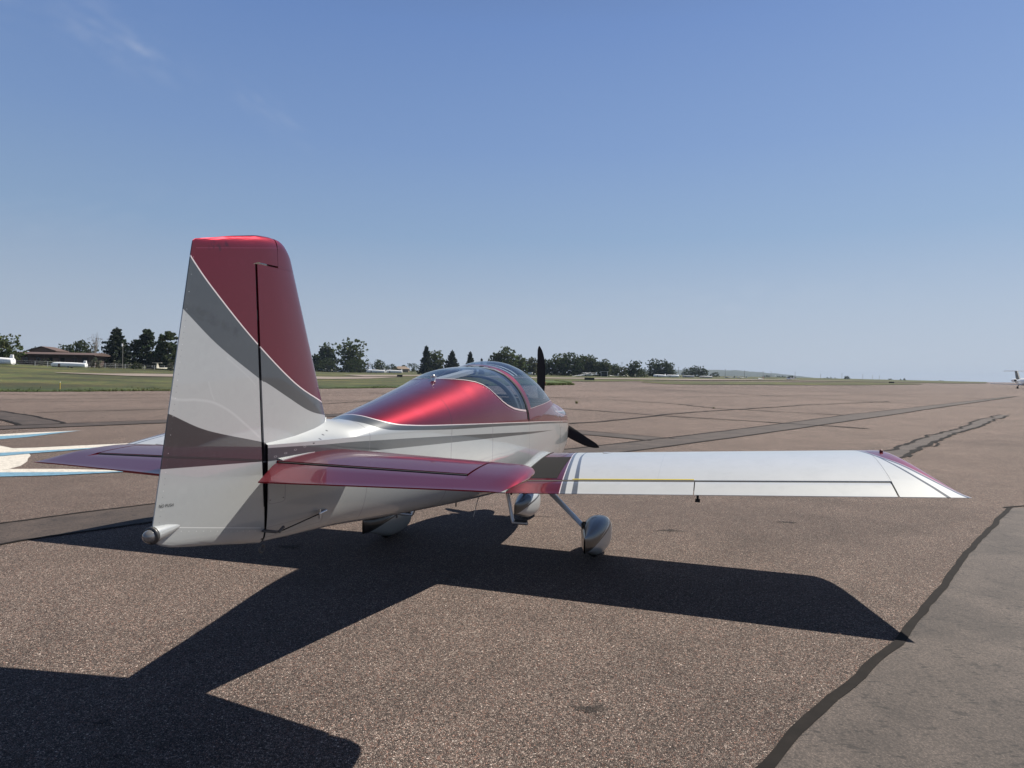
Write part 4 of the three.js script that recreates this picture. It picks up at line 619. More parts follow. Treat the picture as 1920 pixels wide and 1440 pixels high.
// canopy, roll bar, rear window
const arch = (z, t0 = sill(z), n = 34) => { const up = range(t0, 1, n); return [...up.map((s) => s), ...up.slice(0, -1).reverse().map((s) => -s)]; };
part('canopy', surface([...range(-0.945, -0.6, 14), ...range(-0.58, 0.345, 22)], (z) => arch(z), 0.004, fuv), glassMat, plane);
part('rear_window', surface([...range(0.425, 0.8, 14), ...range(0.82, 1.12, 18), ...range(1.13, 1.358, 20)], (z) => arch(z), 0.0, fuv), glassMat, plane);
{
  const low = (z) => arch(z, sAt(z, 1.29)); const rb = part('canopy_frame', surface(range(0.315, 0.405, 4), low, 0.009, fuv), redMat, plane);
  part('gap_shade', surface(range(0.406, 0.426, 2), low, 0.004, fuv), blackMat, rb);  // black strip standing in for the shade in the gap behind the frame
  part('inner_lip', surface([0.314, 0.315], low, 0.006, fuv), redMat, rb);
}
{ // skirt below the glass, both sides
  const strip = (s) => surface(range(-0.88, 0.4, 26), (z) => { const y = interp(z, SILL.map((p) => p[0]), SILL.map((p) => p[1])); const a = sAt(z, y - lerp(0.035, 0.092, sm(-0.7, 0.1, z))), b = Math.min(1, sAt(z, y + 0.012)); return range(a, b, 4).map((q) => q * s); }, 0.006, fuv);
  for (const s of [1, -1]) { const k = part('canopy_skirt', strip(s), redMat, plane); part('trim_line', surface(range(-0.86, 0.33, 26), (z) => { const y = interp(z, SILL.map((p) => p[0]), SILL.map((p) => p[1])); return [sAt(z, y + 0.011) * s, sAt(z, y + 0.016) * s]; }, 0.009, fuv), std(0.3, 0.22, 0.23, 0.4), k); }
  const e = []; for (const s of [1, -1]) e.push(surface(zBody.filter((z) => z >= 0.43 && z <= 1.358), (z) => { const t = sill(z); return [Math.max(0.5, t - 0.004) * s, Math.min(1, t + 0.005) * s]; }, 0.004, fuv)); part('window_trim', e, std(0.42, 0.33, 0.34, 0.4), plane);
}
{ // cabin
  const liner = surface(range(-0.9, 1.5, 30), (z) => { const t = Math.min(sill(z), 0.66) - 0.012; return range(-t, t, 40); }, -0.02, fuv); part('cabin_liner', liner, cabinMat, plane);
  { const pts = range(-0.99, 0.99, 40).map((s) => skin(1.45, s, -0.03)); const sh = new THREE.Shape(pts.map((p) => new THREE.Vector2(p[0], p[1]))); const g = new THREE.ExtrudeGeometry(sh, { depth: 0.01, bevelEnabled: false }); g.translate(0, 0, 1.45); part('baggage_wall', g, cabinMat, plane); }
  { const sh = new THREE.Shape(range(-0.62, 0.62, 24).map((s) => { const p = skin(-0.42, s, -0.03); return new THREE.Vector2(p[0], p[1]); })); const g = new THREE.ExtrudeGeometry(sh, { depth: 0.02, bevelEnabled: false }); g.translate(0, 0, -0.42); const ip = part('instrument_panel', g, cabinMat, plane); for (const [x, y, w, h] of [[-0.22, 1.14, 0.26, 0.18], [0.06, 1.14, 0.26, 0.18], [0.32, 1.1, 0.13, 0.2]]) part('screen', box(w, h, 0.012, x, y, -0.392), std(0.01, 0.012, 0.016, 0.15), ip); }
  part('glareshield', surface(range(-0.92, -0.4, 8), (z) => { const t = sAt(z, 1.36); return range(t, t, 1).concat(range(-t, -t, 1)); }, -0.02, fuv), cabinMat, plane);
  for (const s of [-1, 1]) {
    const seat = new THREE.Group(); seat.name = 'seat'; seat.position.set(s * 0.25, 0, 0); plane.add(seat);
    const back = (w, h, d, x, y, z, rx) => { const g = new THREE.BoxGeometry(w, h, d, 6, 8, 3); const p = g.attributes.position; for (let i = 0; i < p.count; i++) { const a = p.getX(i) / (w / 2), b = p.getY(i) / (h / 2); const k = (1 - 0.35 * a * a) * (1 - 0.2 * b * b * b * b); p.setZ(i, p.getZ(i) * k); p.setX(i, p.getX(i) * (1 - 0.14 * Math.max(0, b) ** 3)); } g.computeVertexNormals(); g.rotateX(rx); g.translate(x, y, z); return g; };
    part('backrest', back(0.43, 0.62, 0.12, 0, 1.06, 0.52, 0.28), cabinMat, seat); part('cushion', back(0.43, 0.5, 0.13, 0, 0.8, 0.2, 1.45), cabinMat, seat); part('headrest', back(0.24, 0.14, 0.08, 0, 1.42, 0.63, 0.2), std(0.12, 0.09, 0.07), seat);
    part('harness', [tube([-0.1, 1.38, 0.6], [-0.1, 1.1, 0.46], 0.018, 0.018, 6), tube([0.1, 1.38, 0.6], [0.1, 1.1, 0.46], 0.018, 0.018, 6)], std(0.16, 0.02, 0.03), seat);
  }
  // roll over bar and its flat brace to the rear deck
  const rb = part('roll_bar', surface(range(0.31, 0.47, 3), (z) => arch(z, 0.5), -0.02, fuv), std(0.05, 0.055, 0.065, 0.7, { side: THREE.DoubleSide }), plane);
  part('inner_face', surface(range(0.31, 0.47, 1), (z) => arch(z, 0.5), -0.095, fuv), std(0.06, 0.068, 0.08, 0.7, { side: THREE.DoubleSide }), rb);
  const br = new THREE.BufferGeometry(); { const g = box(0.085, 0.03, 0.92); g.rotateX(0.095); g.translate(0.0, 1.678, 0.86); br.copy(g); } part('roll_bar_brace', br, std(0.62, 0.6, 0.57, 0.6), plane);
  // gathered sun shade under the canopy top
  const sh = []; for (let k = 0; k < 6; k++) { const z0 = 0.28 - k * 0.05, pos = []; const n = 30; sh.push(surface([z0, z0 - 0.018, z0 - 0.034], (z) => range(0.8 + 0.01 * vnoise(k, 2), 1, 18).concat(range(1, 0.84, 14).slice(1).map((s) => -s)), -0.022 - 0.012 * (k % 2) - 0.004 * vnoise(k * 3, 1), fuv)); } part('sun_shade', sh, std(0.4, 0.41, 0.42, 0.9, { side: THREE.DoubleSide }), plane);
  part('grab_bar', tube([-0.34, 1.47, -0.28], [0.34, 1.47, -0.28], 0.012, 0.012, 8), cabinMat, plane);
}

// ── slabs: thin shaped solids with two skins, for the tail and wings
function slab(us, vs, f, crease = 0.7) { // f(u, v) → [point on one skin, point on the other, uv]
  const pos = [], uv = []; const nu = us.length, nv = vs.length; const A = [], B = [], T = [];
  for (let j = 0; j < nv; j++) for (let i = 0; i < nu; i++) { const r = f(us[i], vs[j]); A.push(r[0]); B.push(r[1]); T.push(r[2]); }
  const tri = (P, i, j, k) => { for (const q of [i, j, k]) { pos.push(...P[q]); uv.push(...T[q]); } };
  const quad2 = (P, Q, i, j) => { for (const [S, q] of [[P, i], [Q, i], [Q, j], [P, i], [Q, j], [P, j]]) { pos.push(...S[q]); uv.push(...T[q]); } };
  for (let j = 0; j < nv - 1; j++) for (let i = 0; i < nu - 1; i++) { const a = j * nu + i; tri(A, a, a + 1, a + nu + 1); tri(A, a, a + nu + 1, a + nu); tri(B, a, a + nu + 1, a + 1); tri(B, a, a + nu, a + nu + 1); }
  for (let i = 0; i < nu - 1; i++) { quad2(B, A, i, i + 1); const o = (nv - 1) * nu; quad2(A, B, o + i, o + i + 1); }
  for (let j = 0; j < nv - 1; j++) { quad2(A, B, j * nu, (j + 1) * nu); const e = nu - 1; quad2(B, A, j * nu + e, (j + 1) * nu + e); }
  const p2 = [], u2 = []; for (let k = 0; k < pos.length; k += 9) { const a = V(pos[k], pos[k + 1], pos[k + 2]), b = V(pos[k + 3], pos[k + 4], pos[k + 5]), c = V(pos[k + 6], pos[k + 7], pos[k + 8]); if (b.clone().sub(a).cross(c.clone().sub(a)).length() > 1e-10) { p2.push(...pos.slice(k, k + 9)); const t = k / 3 * 2; u2.push(...uv.slice(t, t + 6)); } }
  const g = new THREE.BufferGeometry(); g.setAttribute('position', new THREE.Float32BufferAttribute(p2, 3)); g.setAttribute('uv', new THREE.Float32BufferAttribute(u2, 2)); return toCreasedNormals(g, crease);
}
const mirror = (g) => { const m = g.clone(); m.scale(-1, 1, 1); const p = m.index ? m.toNonIndexed() : m; for (const k of ['position', 'normal', 'uv']) { const a = p.attributes[k], n = a.itemSize; for (let i = 0; i < a.count; i += 3) for (let c = 0; c < n; c++) { const t = a.array[(i + 1) * n + c]; a.array[(i + 1) * n + c] = a.array[(i + 2) * n + c]; a.array[(i + 2) * n + c] = t; } } return p; };

// ── fin and rudder
const FZ = 1.6, FY = 1.7, tuv = (z, y) => [(z - 2.55) / FZ, (y - 0.8) / FY];
const [tc, tg] = canvas(1536, 1632);
{
  const X = (z) => (z - 2.55) / FZ * 1536, Y = (y) => (1 - (y - 0.8) / FY) * 1632;
  const smooth = (pts, n = 12) => new THREE.SplineCurve(pts.map((p) => new THREE.Vector2(p[0], p[1]))).getPoints(pts.length * n).map((p) => [p.x, p.y]);
  const path = (pts) => pts.forEach(([z, y], i) => (i ? tg.lineTo(X(z), Y(y)) : tg.moveTo(X(z), Y(y))));
  const fill = (pts, c) => { tg.fillStyle = c; tg.beginPath(); path(pts); tg.closePath(); tg.fill(); };
  const stroke = (pts, c, w) => { tg.strokeStyle = c; tg.lineWidth = w; tg.beginPath(); path(pts); tg.stroke(); };
  tg.fillStyle = SILVER; tg.fillRect(0, 0, 1536, 1632);
  const w = smooth([[3.93, 2.36], [3.83, 2.235], [3.699, 2.096], [3.44, 1.872], [3.131, 1.66], [2.818, 1.539], [2.6, 1.47]]), lo = smooth([[4.0, 2.09], [3.868, 1.997], [3.674, 1.846], [3.41, 1.69], [3.349, 1.664], [3.041, 1.522], [2.82, 1.474], [2.6, 1.44]]);
  fill([[4.2, 2.6], ...w, [2.5, 1.5], [2.5, 2.6]], RED); fill([...w, ...lo.slice().reverse()], GREY);
  fill([[4.2, 1.56], ...smooth([[4.1, 1.6], [3.951, 1.557], [3.744, 1.469], [3.41, 1.385], [3.274, 1.349], [3.1, 1.31]]), [3.1, 1.27], [3.295, 1.276], [3.407, 1.287], [4.023, 1.334], [4.2, 1.35]], DARK);
  stroke(w, PIN, 6.5);
  tg.globalAlpha = 0.5; stroke([[3.79, 2.262], [3.25, 2.352]], '#d8a0a8', 1.6); stroke([[3.278, 2.4], [3.268, 2.26], [3.15, 2.25]], '#3c0812', 1.6); tg.globalAlpha = 1;
  const dot = (z, y, c, r = 1.7) => { tg.fillStyle = c; tg.beginPath(); tg.arc(X(z), Y(y), r, 0, 6.3); tg.fill(); };
  for (let i = 0; i < 46; i++) { const k = i / 45, y = lerp(1.09, 2.22, k), z = lerp(4.02, 3.822, k) - 0.018; dot(z, y, i % 3 ? 'rgba(90,92,95,.6)' : 'rgba(235,235,235,.7)', 1.7); dot(lerp(3.41, 3.465, k), lerp(0.99, 2.2, k), 'rgba(105,107,110,.35)', 1.4); dot(lerp(3.35, 3.41, k), lerp(1.3, 2.2, k), 'rgba(105,107,110,.35)', 1.4); }
  stroke([[3.41, 0.962], [3.98, 1.092]], 'rgba(238,240,240,.8)', 2.4); for (let i = 0; i < 14; i++) dot(3.45 + i * 0.04, 0.956 + i * 0.0091, 'rgba(245,245,245,.6)', 1.8);
  tg.lineCap = 'round'; tg.lineJoin = 'round';
  const creaseGlint = (pts, w0, al) => { const q = smooth(pts, 10); for (let k = 0; k < 6; k++) stroke(q, `rgba(240,240,240,${al})`, w0 * (1 - k * 0.15)); };  // paints pale highlights along the wrinkles of the rudder skin
  creaseGlint([[3.98, 1.645], [3.9, 1.612], [3.8, 1.606], [3.7, 1.588], [3.6, 1.54], [3.5, 1.47], [3.42, 1.41]], 16, 0.022); creaseGlint([[3.73, 1.68], [3.715, 1.63], [3.7, 1.6]], 11, 0.014); creaseGlint([[3.62, 1.79], [3.5, 1.71], [3.44, 1.66]], 9, 0.018);
  // soot and wipe smudges in the grey band
  const r = rng(8); for (let k = 0; k < 60; k++) { const t = r(), z = lerp(3.86, 3.55, t) + (r() - 0.5) * 0.03, y = lerp(2.0, 1.9, t) + (r() - 0.5) * 0.045 + 0.01; tg.fillStyle = `rgba(45,45,47,${0.05 + 0.12 * r()})`; tg.beginPath(); tg.ellipse(X(z), Y(y), 8 + r() * 20, 6 + r() * 10, r() * 3, 0, 6.3); tg.fill(); }
  for (let k = 0; k < 16; k++) { const z = lerp(3.72, 3.6, r()), y = lerp(2.31, 2.27, r()); tg.fillStyle = `rgba(40,4,12,${0.1 + 0.2 * r()})`; tg.beginPath(); tg.ellipse(X(z), Y(y), 3 + r() * 7, 5 + r() * 9, 0, 0, 6.3); tg.fill(); }
  flakes(tg, 1536, 1632, 4, 3000, 0.014);
}
const tailMat = metallic({ map: ctex(tc), metalnessMap: mmap(tc), metalness: 1 });
const shape = (x) => (x < 0.3 ? Math.sqrt(Math.max(0, 1 - ((0.3 - x) / 0.3) ** 2)) : 1 - 0.96 * ((x - 0.3) / 0.7) ** 1.25);
const leZ = (y) => lerp(2.78, 3.122, (y - 1.40) / 0.9), teZ = (y) => lerp(4.035, 3.807, (y - 1.07) / 1.222);
const thick = (z, y) => { const a = leZ(y), b = teZ(y), x = clamp((z - a) / (b - a), 0, 1); return Math.max(0.0025, lerp(0.05, 0.033, clamp((y - 1) / 1.35, 0, 1)) * shape(x)); };
const tp = (z, y, k = 1) => { const t = thick(z, y) * k; return [[t, y, z], [-t, y, z], tuv(z, y)]; };
const topCurve = [[3.122, 2.30], [3.143, 2.335], [3.188, 2.373], [3.232, 2.392], [3.295, 2.399], [3.396, 2.391], [3.582, 2.353], [3.72, 2.318], [3.79, 2.303], [3.807, 2.292]];
const topAt = (z) => interp(z, topCurve.map((p) => p[0]), topCurve.map((p) => p[1]));
const roundTop = (v, r = 0.12) => (v > 1 - r ? Math.sqrt(Math.max(0.002, 1 - ((v - 1 + r) / r) ** 2)) : 1);
{
  const hinge = (y) => lerp(3.375, 3.432, (y - 0.937) / 1.297);
  const us = [0, 0.006, 0.02, 0.05, 0.1, 0.18, 0.3, 0.45, 0.6, 0.75, 0.9, 1];
  const low = slab(us, range(1.28, 2.246, 14), (u, y) => tp(lerp(leZ(y), hinge(y) - 0.009, u), y));
  // the fin above the horn line ends where the rudder horn begins
  const topU = us.map((u) => u); const up = slab(topU, [...range(0, 0.55, 4), ...range(0.6, 1, 14)], (u, v) => { const zb = lerp(leZ(2.2465), 3.2695, u), zt = lerp(3.128, 3.2715, u), yt = lerp(interp(zt, [3.128, 3.143, 3.188, 3.232, 3.268], [2.31, 2.335, 2.373, 2.392, 2.397]), 2.397, u * u); const z = lerp(zb, zt, v), y = lerp(2.2465, yt, v); return tp(z, y, roundTop(v, 0.35)); });
  const lip = slab(range(0, 1, 4), [2.2465, 2.25], (u, y) => tp(lerp(3.2, hinge(2.246) - 0.014, u), y));
  const fin = part('vertical_fin', [low, up], tailMat, plane);
  part('fairing_lip', (() => { const g = []; for (const s of [-1, 1]) { const pts = [[2.80, 1.46], [2.84, 1.425], [2.92, 1.40], [3.05, 1.375], [3.2, 1.34], [3.36, 1.315]]; for (let i = 1; i < pts.length; i++) { const a = pts[i - 1], b = pts[i]; g.push(tube([s * (thick(a[0], a[1]) + 0.003), a[1], a[0]], [s * (thick(b[0], b[1]) + 0.003), b[1], b[0]], 0.0035, 0.0035, 5)); } } return g; })(), silverMat, fin);
  // rudder: blade, balance horn, rounded bottom
  const hz = (y) => hinge(y) + lerp(0.012, 0.006, clamp((y - 0.9) / 1.3, 0, 1));
  const botY = (z) => interp(z, [3.36, 3.6, 3.9, 3.965, 4.0, 4.02], [0.872, 0.925, 0.99, 1.006, 1.024, 1.045]);
  const blade = slab([...range(0, 0.94, 14), 0.97, 1], range(1.062, 2.2425, 18), (u, y) => tp(lerp(hz(y), teZ(y), u), y));
  const bottom = slab([...range(0, 0.94, 14), 0.97, 0.99, 1], [0, 0.03, 0.08, 0.16, 0.28, 0.45, 0.7, 1], (u, v) => { const z = lerp(hz(0.95), lerp(4.022, teZ(1.062), v), u), yb = botY(z), y = lerp(yb, 1.062, v); const t = (v < 0.45 ? Math.sqrt(Math.max(0.0005, 1 - ((0.45 - v) / 0.45) ** 2)) : 1); const tt = Math.max(0.006, thick(z, y)) * t; return [[tt, y, z], [-tt, y, z], tuv(z, y)]; });
  const horn = slab([...range(0, 0.94, 14), 0.97, 1], [...range(0, 0.5, 3), ...range(0.56, 1, 14)], (u, v) => { const zb = lerp(3.272, teZ(2.2426), u), zt = lerp(3.274, 3.806, u), yb = (zb < 3.452 ? 2.2555 : 2.2426), z = lerp(zb, zt, v), y = lerp(yb, topAt(zt), v); return tp(z, y, roundTop(v, 0.5)); });
  const rud = part('rudder', [blade, bottom, horn], tailMat, plane);
  part('hinge_gap', slab([0, 1], range(0.9, 2.24, 8), (u, y) => { const z = hinge(y) - 0.02 + u * 0.045, t = thick(z, y) * 0.72; return [[t, y, z], [-t, y, z], [0, 0]]; }), blackMat, rud);
  for (const y of [1.58, 2.0, 1.0]) part('hinge', box(0.05, 0.05, 0.035, 0, y, hinge(y)), blackMat, rud);
  const lt = lathe([[0, -0.16], [0.012, -0.12], [0.026, -0.06], [0.034, 0], [0.034, 0.004]], 24); lt.rotateX(Math.PI / 2 + 0.06); lt.translate(0, 1.072, 4.02); const th = part('tail_light', lt, silverMat, rud);
  { const g = lathe([[0.034, 0], [0.036, 0.004], [0.036, 0.012], [0.030, 0.014]], 24); g.rotateX(Math.PI / 2 + 0.06); g.translate(0, 1.071, 4.026); part('bezel', g, std(0.05, 0.05, 0.05, 0.4), th); const d = new THREE.SphereGeometry(0.028, 24, 12, 0, 6.284, 0, Math.PI / 2); d.rotateX(Math.PI / 2); d.scale(1, 1, 1.25); d.translate(0, 1.07, 4.036); part('lens', d, new THREE.MeshPhysicalMaterial({ color: C(0.16, 0.16, 0.16), roughness: 0.12, clearcoat: 1, metalness: 0.2 }), th); }
  const font = await new FontLoader().loadAsync('fonts/droid/droid_sans_regular.typeface.json');
  const tx = new THREE.ShapeGeometry(font.generateShapes('NO PUSH', 0.0125), 4); tx.rotateY(Math.PI / 2); tx.rotateX(-0.09); tx.translate(thick(3.95, 1.18) + 0.0022, 1.176, 4.0); { const b = tx.attributes.position; for (let i = 0; i < b.count; i++) b.setX(i, thick(b.getZ(i), b.getY(i)) + 0.0015); } part('lettering', tx, blackMat, rud);
  part('control_horn', [box(0.24, 0.01, 0.02, 0, 0.945, 3.395), tube([0.125, 0.945, 3.39], [0.13, 0.965, 3.36], 0.008, 0.008, 6)], std(0.1, 0.1, 0.1, 0.5), rud);
  for (const s of [-1, 1]) { const c = part('rudder_cable', tube([s * 0.125, 0.945, 3.39], [s * 0.128, 0.963, 3.05], 0.0035, 0.0035, 6), blackMat, plane); part('fairlead', [tube([s * 0.128, 0.963, 3.06], [s * 0.125, 0.967, 2.98], 0.008, 0.007, 8), box(0.012, 0.05, 0.008, s * 0.128, 0.963, 3.05)], steelMat, c); }
  part('tie_down_ring', (() => { const g = new THREE.TorusGeometry(0.018, 0.005, 8, 18); g.rotateY(Math.PI / 2); g.translate(0, 0.845, 3.36); return g; })(), std(0.06, 0.06, 0.06, 0.5), plane);
}

// ── tailplane and elevators
const HINGE = 3.335, SY = 1.245;
const sLE = (x) => lerp(2.70, 2.915, x / 1.3), sTE = (x) => lerp(3.635, 3.52, clamp((x - 0.19) / 1.1, 0, 1.1));
const hs = (x, z) => { const a = sLE(x), b = sTE(x), q = clamp((z - a) / (b - a), 0, 1); return Math.max(0.003, lerp(0.055, 0.036, x / 1.3) * (q < 0.3 ? Math.sqrt(Math.max(0, 1 - ((0.3 - q) / 0.3) ** 2)) : q < 0.62 ? 1 - 0.25 * ((q - 0.3) / 0.32) ** 2 : 0.75 * (1 - (q - 0.62) / 0.38) + 0.02)); };
const midY = (z) => SY - Math.max(0, z - HINGE) * 0.045;
const hp = (x, z, k = 1) => { const t = hs(x, z) * k, y = midY(z); return [[x, y + t, z], [x, y - t, z], [x, z]]; };
{
  const us = [0, 0.008, 0.03, 0.08, 0.16, 0.3, 0.5, 0.7, 0.85, 1];
  const stab = slab(us, range(0.03, 1.082, 8), (u, x) => hp(x, lerp(sLE(x), HINGE - 0.012, u)));
  const ele = slab([...range(0, 0.9, 8), 0.96, 1], range(0, 1, 10), (u, v) => { const z0 = HINGE + 0.012; const x0 = lerp(0.075, 0.195, u), x = lerp(x0, 1.094, v), z = lerp(z0, sTE(x), u); return hp(x, z, lerp(0.84, 1, sm(0, 0.22, u))); });
  const outer = (z) => interp(z, [2.90, 2.915, 2.94, 2.98, 3.05, 3.2, 3.35, 3.45, 3.53], [1.19, 1.25, 1.282, 1.305, 1.321, 1.336, 1.333, 1.318, 1.302]);
  const horn = slab([0, 0.01, 0.03, 0.06, 0.1, ...range(0.16, 0.94, 12), 0.97, 1], [...range(0, 0.4, 3), ...range(0.5, 1, 14)], (u, v) => { const zA = 2.903, zz = lerp(zA, 3.528, u), xo = outer(zz), x = lerp(1.094, xo, v), z = Math.max(lerp(2.898, 2.903, v), lerp(lerp(sLE(1.094), zA, v), lerp(sTE(1.094), 3.528, v), u)); return hp(x, z, v > 0.55 ? Math.sqrt(Math.max(0.004, 1 - ((v - 0.55) / 0.45) ** 2)) : 1); });
  const gap = slab([0, 1], range(0.08, 1.08, 4), (u, x) => hp(x, HINGE - 0.0115 + 0.012 * u, 0.9));
  for (const s of [1, -1]) {
    const k = s > 0 ? (g) => g : mirror;
    part('tailplane', k(stab), redMat, plane); const e = part('elevator', [k(ele), k(horn)], redMat, plane); part('hinge_gap', k(gap), blackMat, e);
    if (s < 0) part('trim_tab', k(slab(range(0, 1, 4), range(0.2, 0.62, 4), (u, x) => { const z = lerp(3.545 + 0.0 * x, sTE(x) + 0.006, u) - lerp(0, 0.05, sm(0.45, 0.62, x)) * 0; const t = hs(x, z) + 0.0022; return [[x, midY(z) + t, z], [x, midY(z) - t, z], [x, z]]; })), redMat, e);
    part('root_fairing', k(slab(us, range(0.0, 1, 3), (u, v) => { const z = lerp(2.66, HINGE - 0.02, u), x = lerp(0.03, 0.16 - 0.07 * u, v), t = hs(0.1, Math.max(z, 2.72)) + lerp(0.02, 0.003, v); return [[x, SY + t, z], [x, SY - t, z], [x, z]]; })), silverMat, plane);
  }
}

// ── wings
const ZLE = -0.55, CH = 1.473, ZTE = 0.923, WY0 = 0.6898, DIH = 0.0526;
const yu = (q) => (q > 0.32 ? 0.135 * (1 - ((q - 0.32) / 0.68) ** 2) : 0.135 * Math.max(0, 1 - ((0.32 - q) / 0.32) ** 2.2) ** 0.55);
const yl = (q) => (q > 0.3 ? 0.062 * (1 - ((q - 0.3) / 0.7) ** 1.6) : 0.062 * Math.max(0, 1 - ((0.3 - q) / 0.3) ** 2.2) ** 0.55);
const WU = 3.6, wuv = (x, z) => [(x - 0.35) / WU, 1 - (z + 0.65) / 1.65];
const wp = (x, z, k = 1, up = 0) => { const q = clamp((z - ZLE) / CH, 0, 1), c = WY0 + DIH * x + 0.08 * (1 - q); return [[x, c + Math.max(0.002, yu(q)) * k + up, z], [x, c - yl(q) * k - 0.002 - (up < 0 ? 0 : 0), z], wuv(x, z)]; };
const [wc, wg] = canvas(2048, 940);
{
  const X = (x) => (x - 0.35) / WU * 2048, Y = (z) => (z + 0.65) / 1.65 * 940;
  const path = (pts) => pts.forEach(([x, z], i) => (i ? wg.lineTo(X(x), Y(z)) : wg.moveTo(X(x), Y(z))));
  const smooth = (pts, n = 12) => new THREE.SplineCurve(pts.map((p) => new THREE.Vector2(p[0], p[1]))).getPoints(pts.length * n).map((p) => [p.x, p.y]);
  const fill = (pts, c) => { wg.fillStyle = c; wg.beginPath(); path(pts); wg.closePath(); wg.fill(); };
  const stroke = (pts, c, w) => { wg.strokeStyle = c; wg.lineWidth = w; wg.beginPath(); path(pts); wg.stroke(); };
  wg.fillStyle = '#c2c4c1'; wg.fillRect(0, 0, 2048, 940);
  const a = smooth([[0.965, 1.0], [0.945, 0.9], [0.915, 0.62], [0.875, 0.2], [0.845, -0.1], [0.84, -0.4], [0.85, -0.65]]), b = smooth([[1.008, 1.0], [0.992, 0.9], [0.955, 0.62], [0.905, 0.2], [0.872, -0.1], [0.862, -0.4], [0.868, -0.65]]);
  fill([[0.3, 1.1], ...a, [0.3, -0.7]], RED); fill([...a, ...b.slice().reverse()], '#55595d'); stroke(a, PIN, 5);
  fill([...smooth([[1.055, 1.0], [1.045, 0.9], [1.01, 0.62], [0.955, 0.2], [0.935, -0.05], [0.96, -0.3], [1.06, -0.55]]), ...smooth([[1.07, -0.55], [0.968, -0.3], [0.952, -0.05], [0.98, 0.2], [1.046, 0.62], [1.09, 0.9], [1.1, 1.0]])], '#5b5f63');
  // tip
  const t0 = smooth([[3.15, -0.65], [3.28, -0.35], [3.36, -0.1], [3.43, 0.1], [3.53, 0.32], [3.64, 0.58], [3.75, 0.8], [3.83, 0.96]]), t1 = smooth([[3.11, -0.65], [3.25, -0.35], [3.335, -0.1], [3.405, 0.1], [3.505, 0.32], [3.61, 0.58], [3.72, 0.8], [3.80, 0.96]]);
  fill([...t0, [4, 1], [4, -0.7]], RED); fill([...t0, ...t1.slice().reverse()], GREY); stroke(t0, PIN, 3);
  fill([...smooth([[3.30, -0.2], [3.40, 0.06], [3.47, 0.3], [3.56, 0.58], [3.645, 0.8], [3.70, 0.96]]), ...smooth([[3.675, 0.96], [3.62, 0.8], [3.54, 0.58], [3.455, 0.3], [3.39, 0.06], [3.30, -0.2]])], GREY);
  wg.globalAlpha = 0.5; stroke([[1.7, -0.5], [1.7, 0.66]], '#9a9c9e', 1.4); stroke([[3.379, -0.6], [3.379, 0.68]], '#8c8e90', 1.6); wg.globalAlpha = 1;
  const dot = (x, z, c, r) => { wg.fillStyle = c; wg.beginPath(); wg.arc(X(x), Y(z), r, 0, 6.3); wg.fill(); };
  for (let i = 0; i < 30; i++) dot(3.366, -0.45 + i * 0.038, 'rgba(90,92,95,.7)', 1.5); for (let i = 0; i < 130; i++) { dot(1.12 + i * 0.0174, 0.06, 'rgba(120,122,125,.4)', 1); dot(1.12 + i * 0.0174, 0.655, 'rgba(120,122,125,.4)', 1); dot(1.12 + i * 0.0174, 0.7, 'rgba(120,122,125,.35)', 1); } for (let k = 0; k < 7; k++) for (let i = 0; i < 34; i++) dot(1.3 + k * 0.32, -0.48 + i * 0.034, 'rgba(125,127,130,.3)', 1);
  flakes(wg, 2048, 940, 5, 2600, 0.014);
  // faint streaks and dust
  const r = rng(9); for (let k = 0; k < 240; k++) { wg.fillStyle = r() < 0.5 ? 'rgba(110,112,116,.012)' : 'rgba(255,255,255,.012)'; wg.beginPath(); wg.ellipse(r() * 2048, r() * 940, 20 + r() * 60, 20 + r() * 60, 0, 0, 6.3); wg.fill(); }
}
const wingMat = metallic({ map: ctex(wc), metalnessMap: mmap(wc), metalness: 1 });
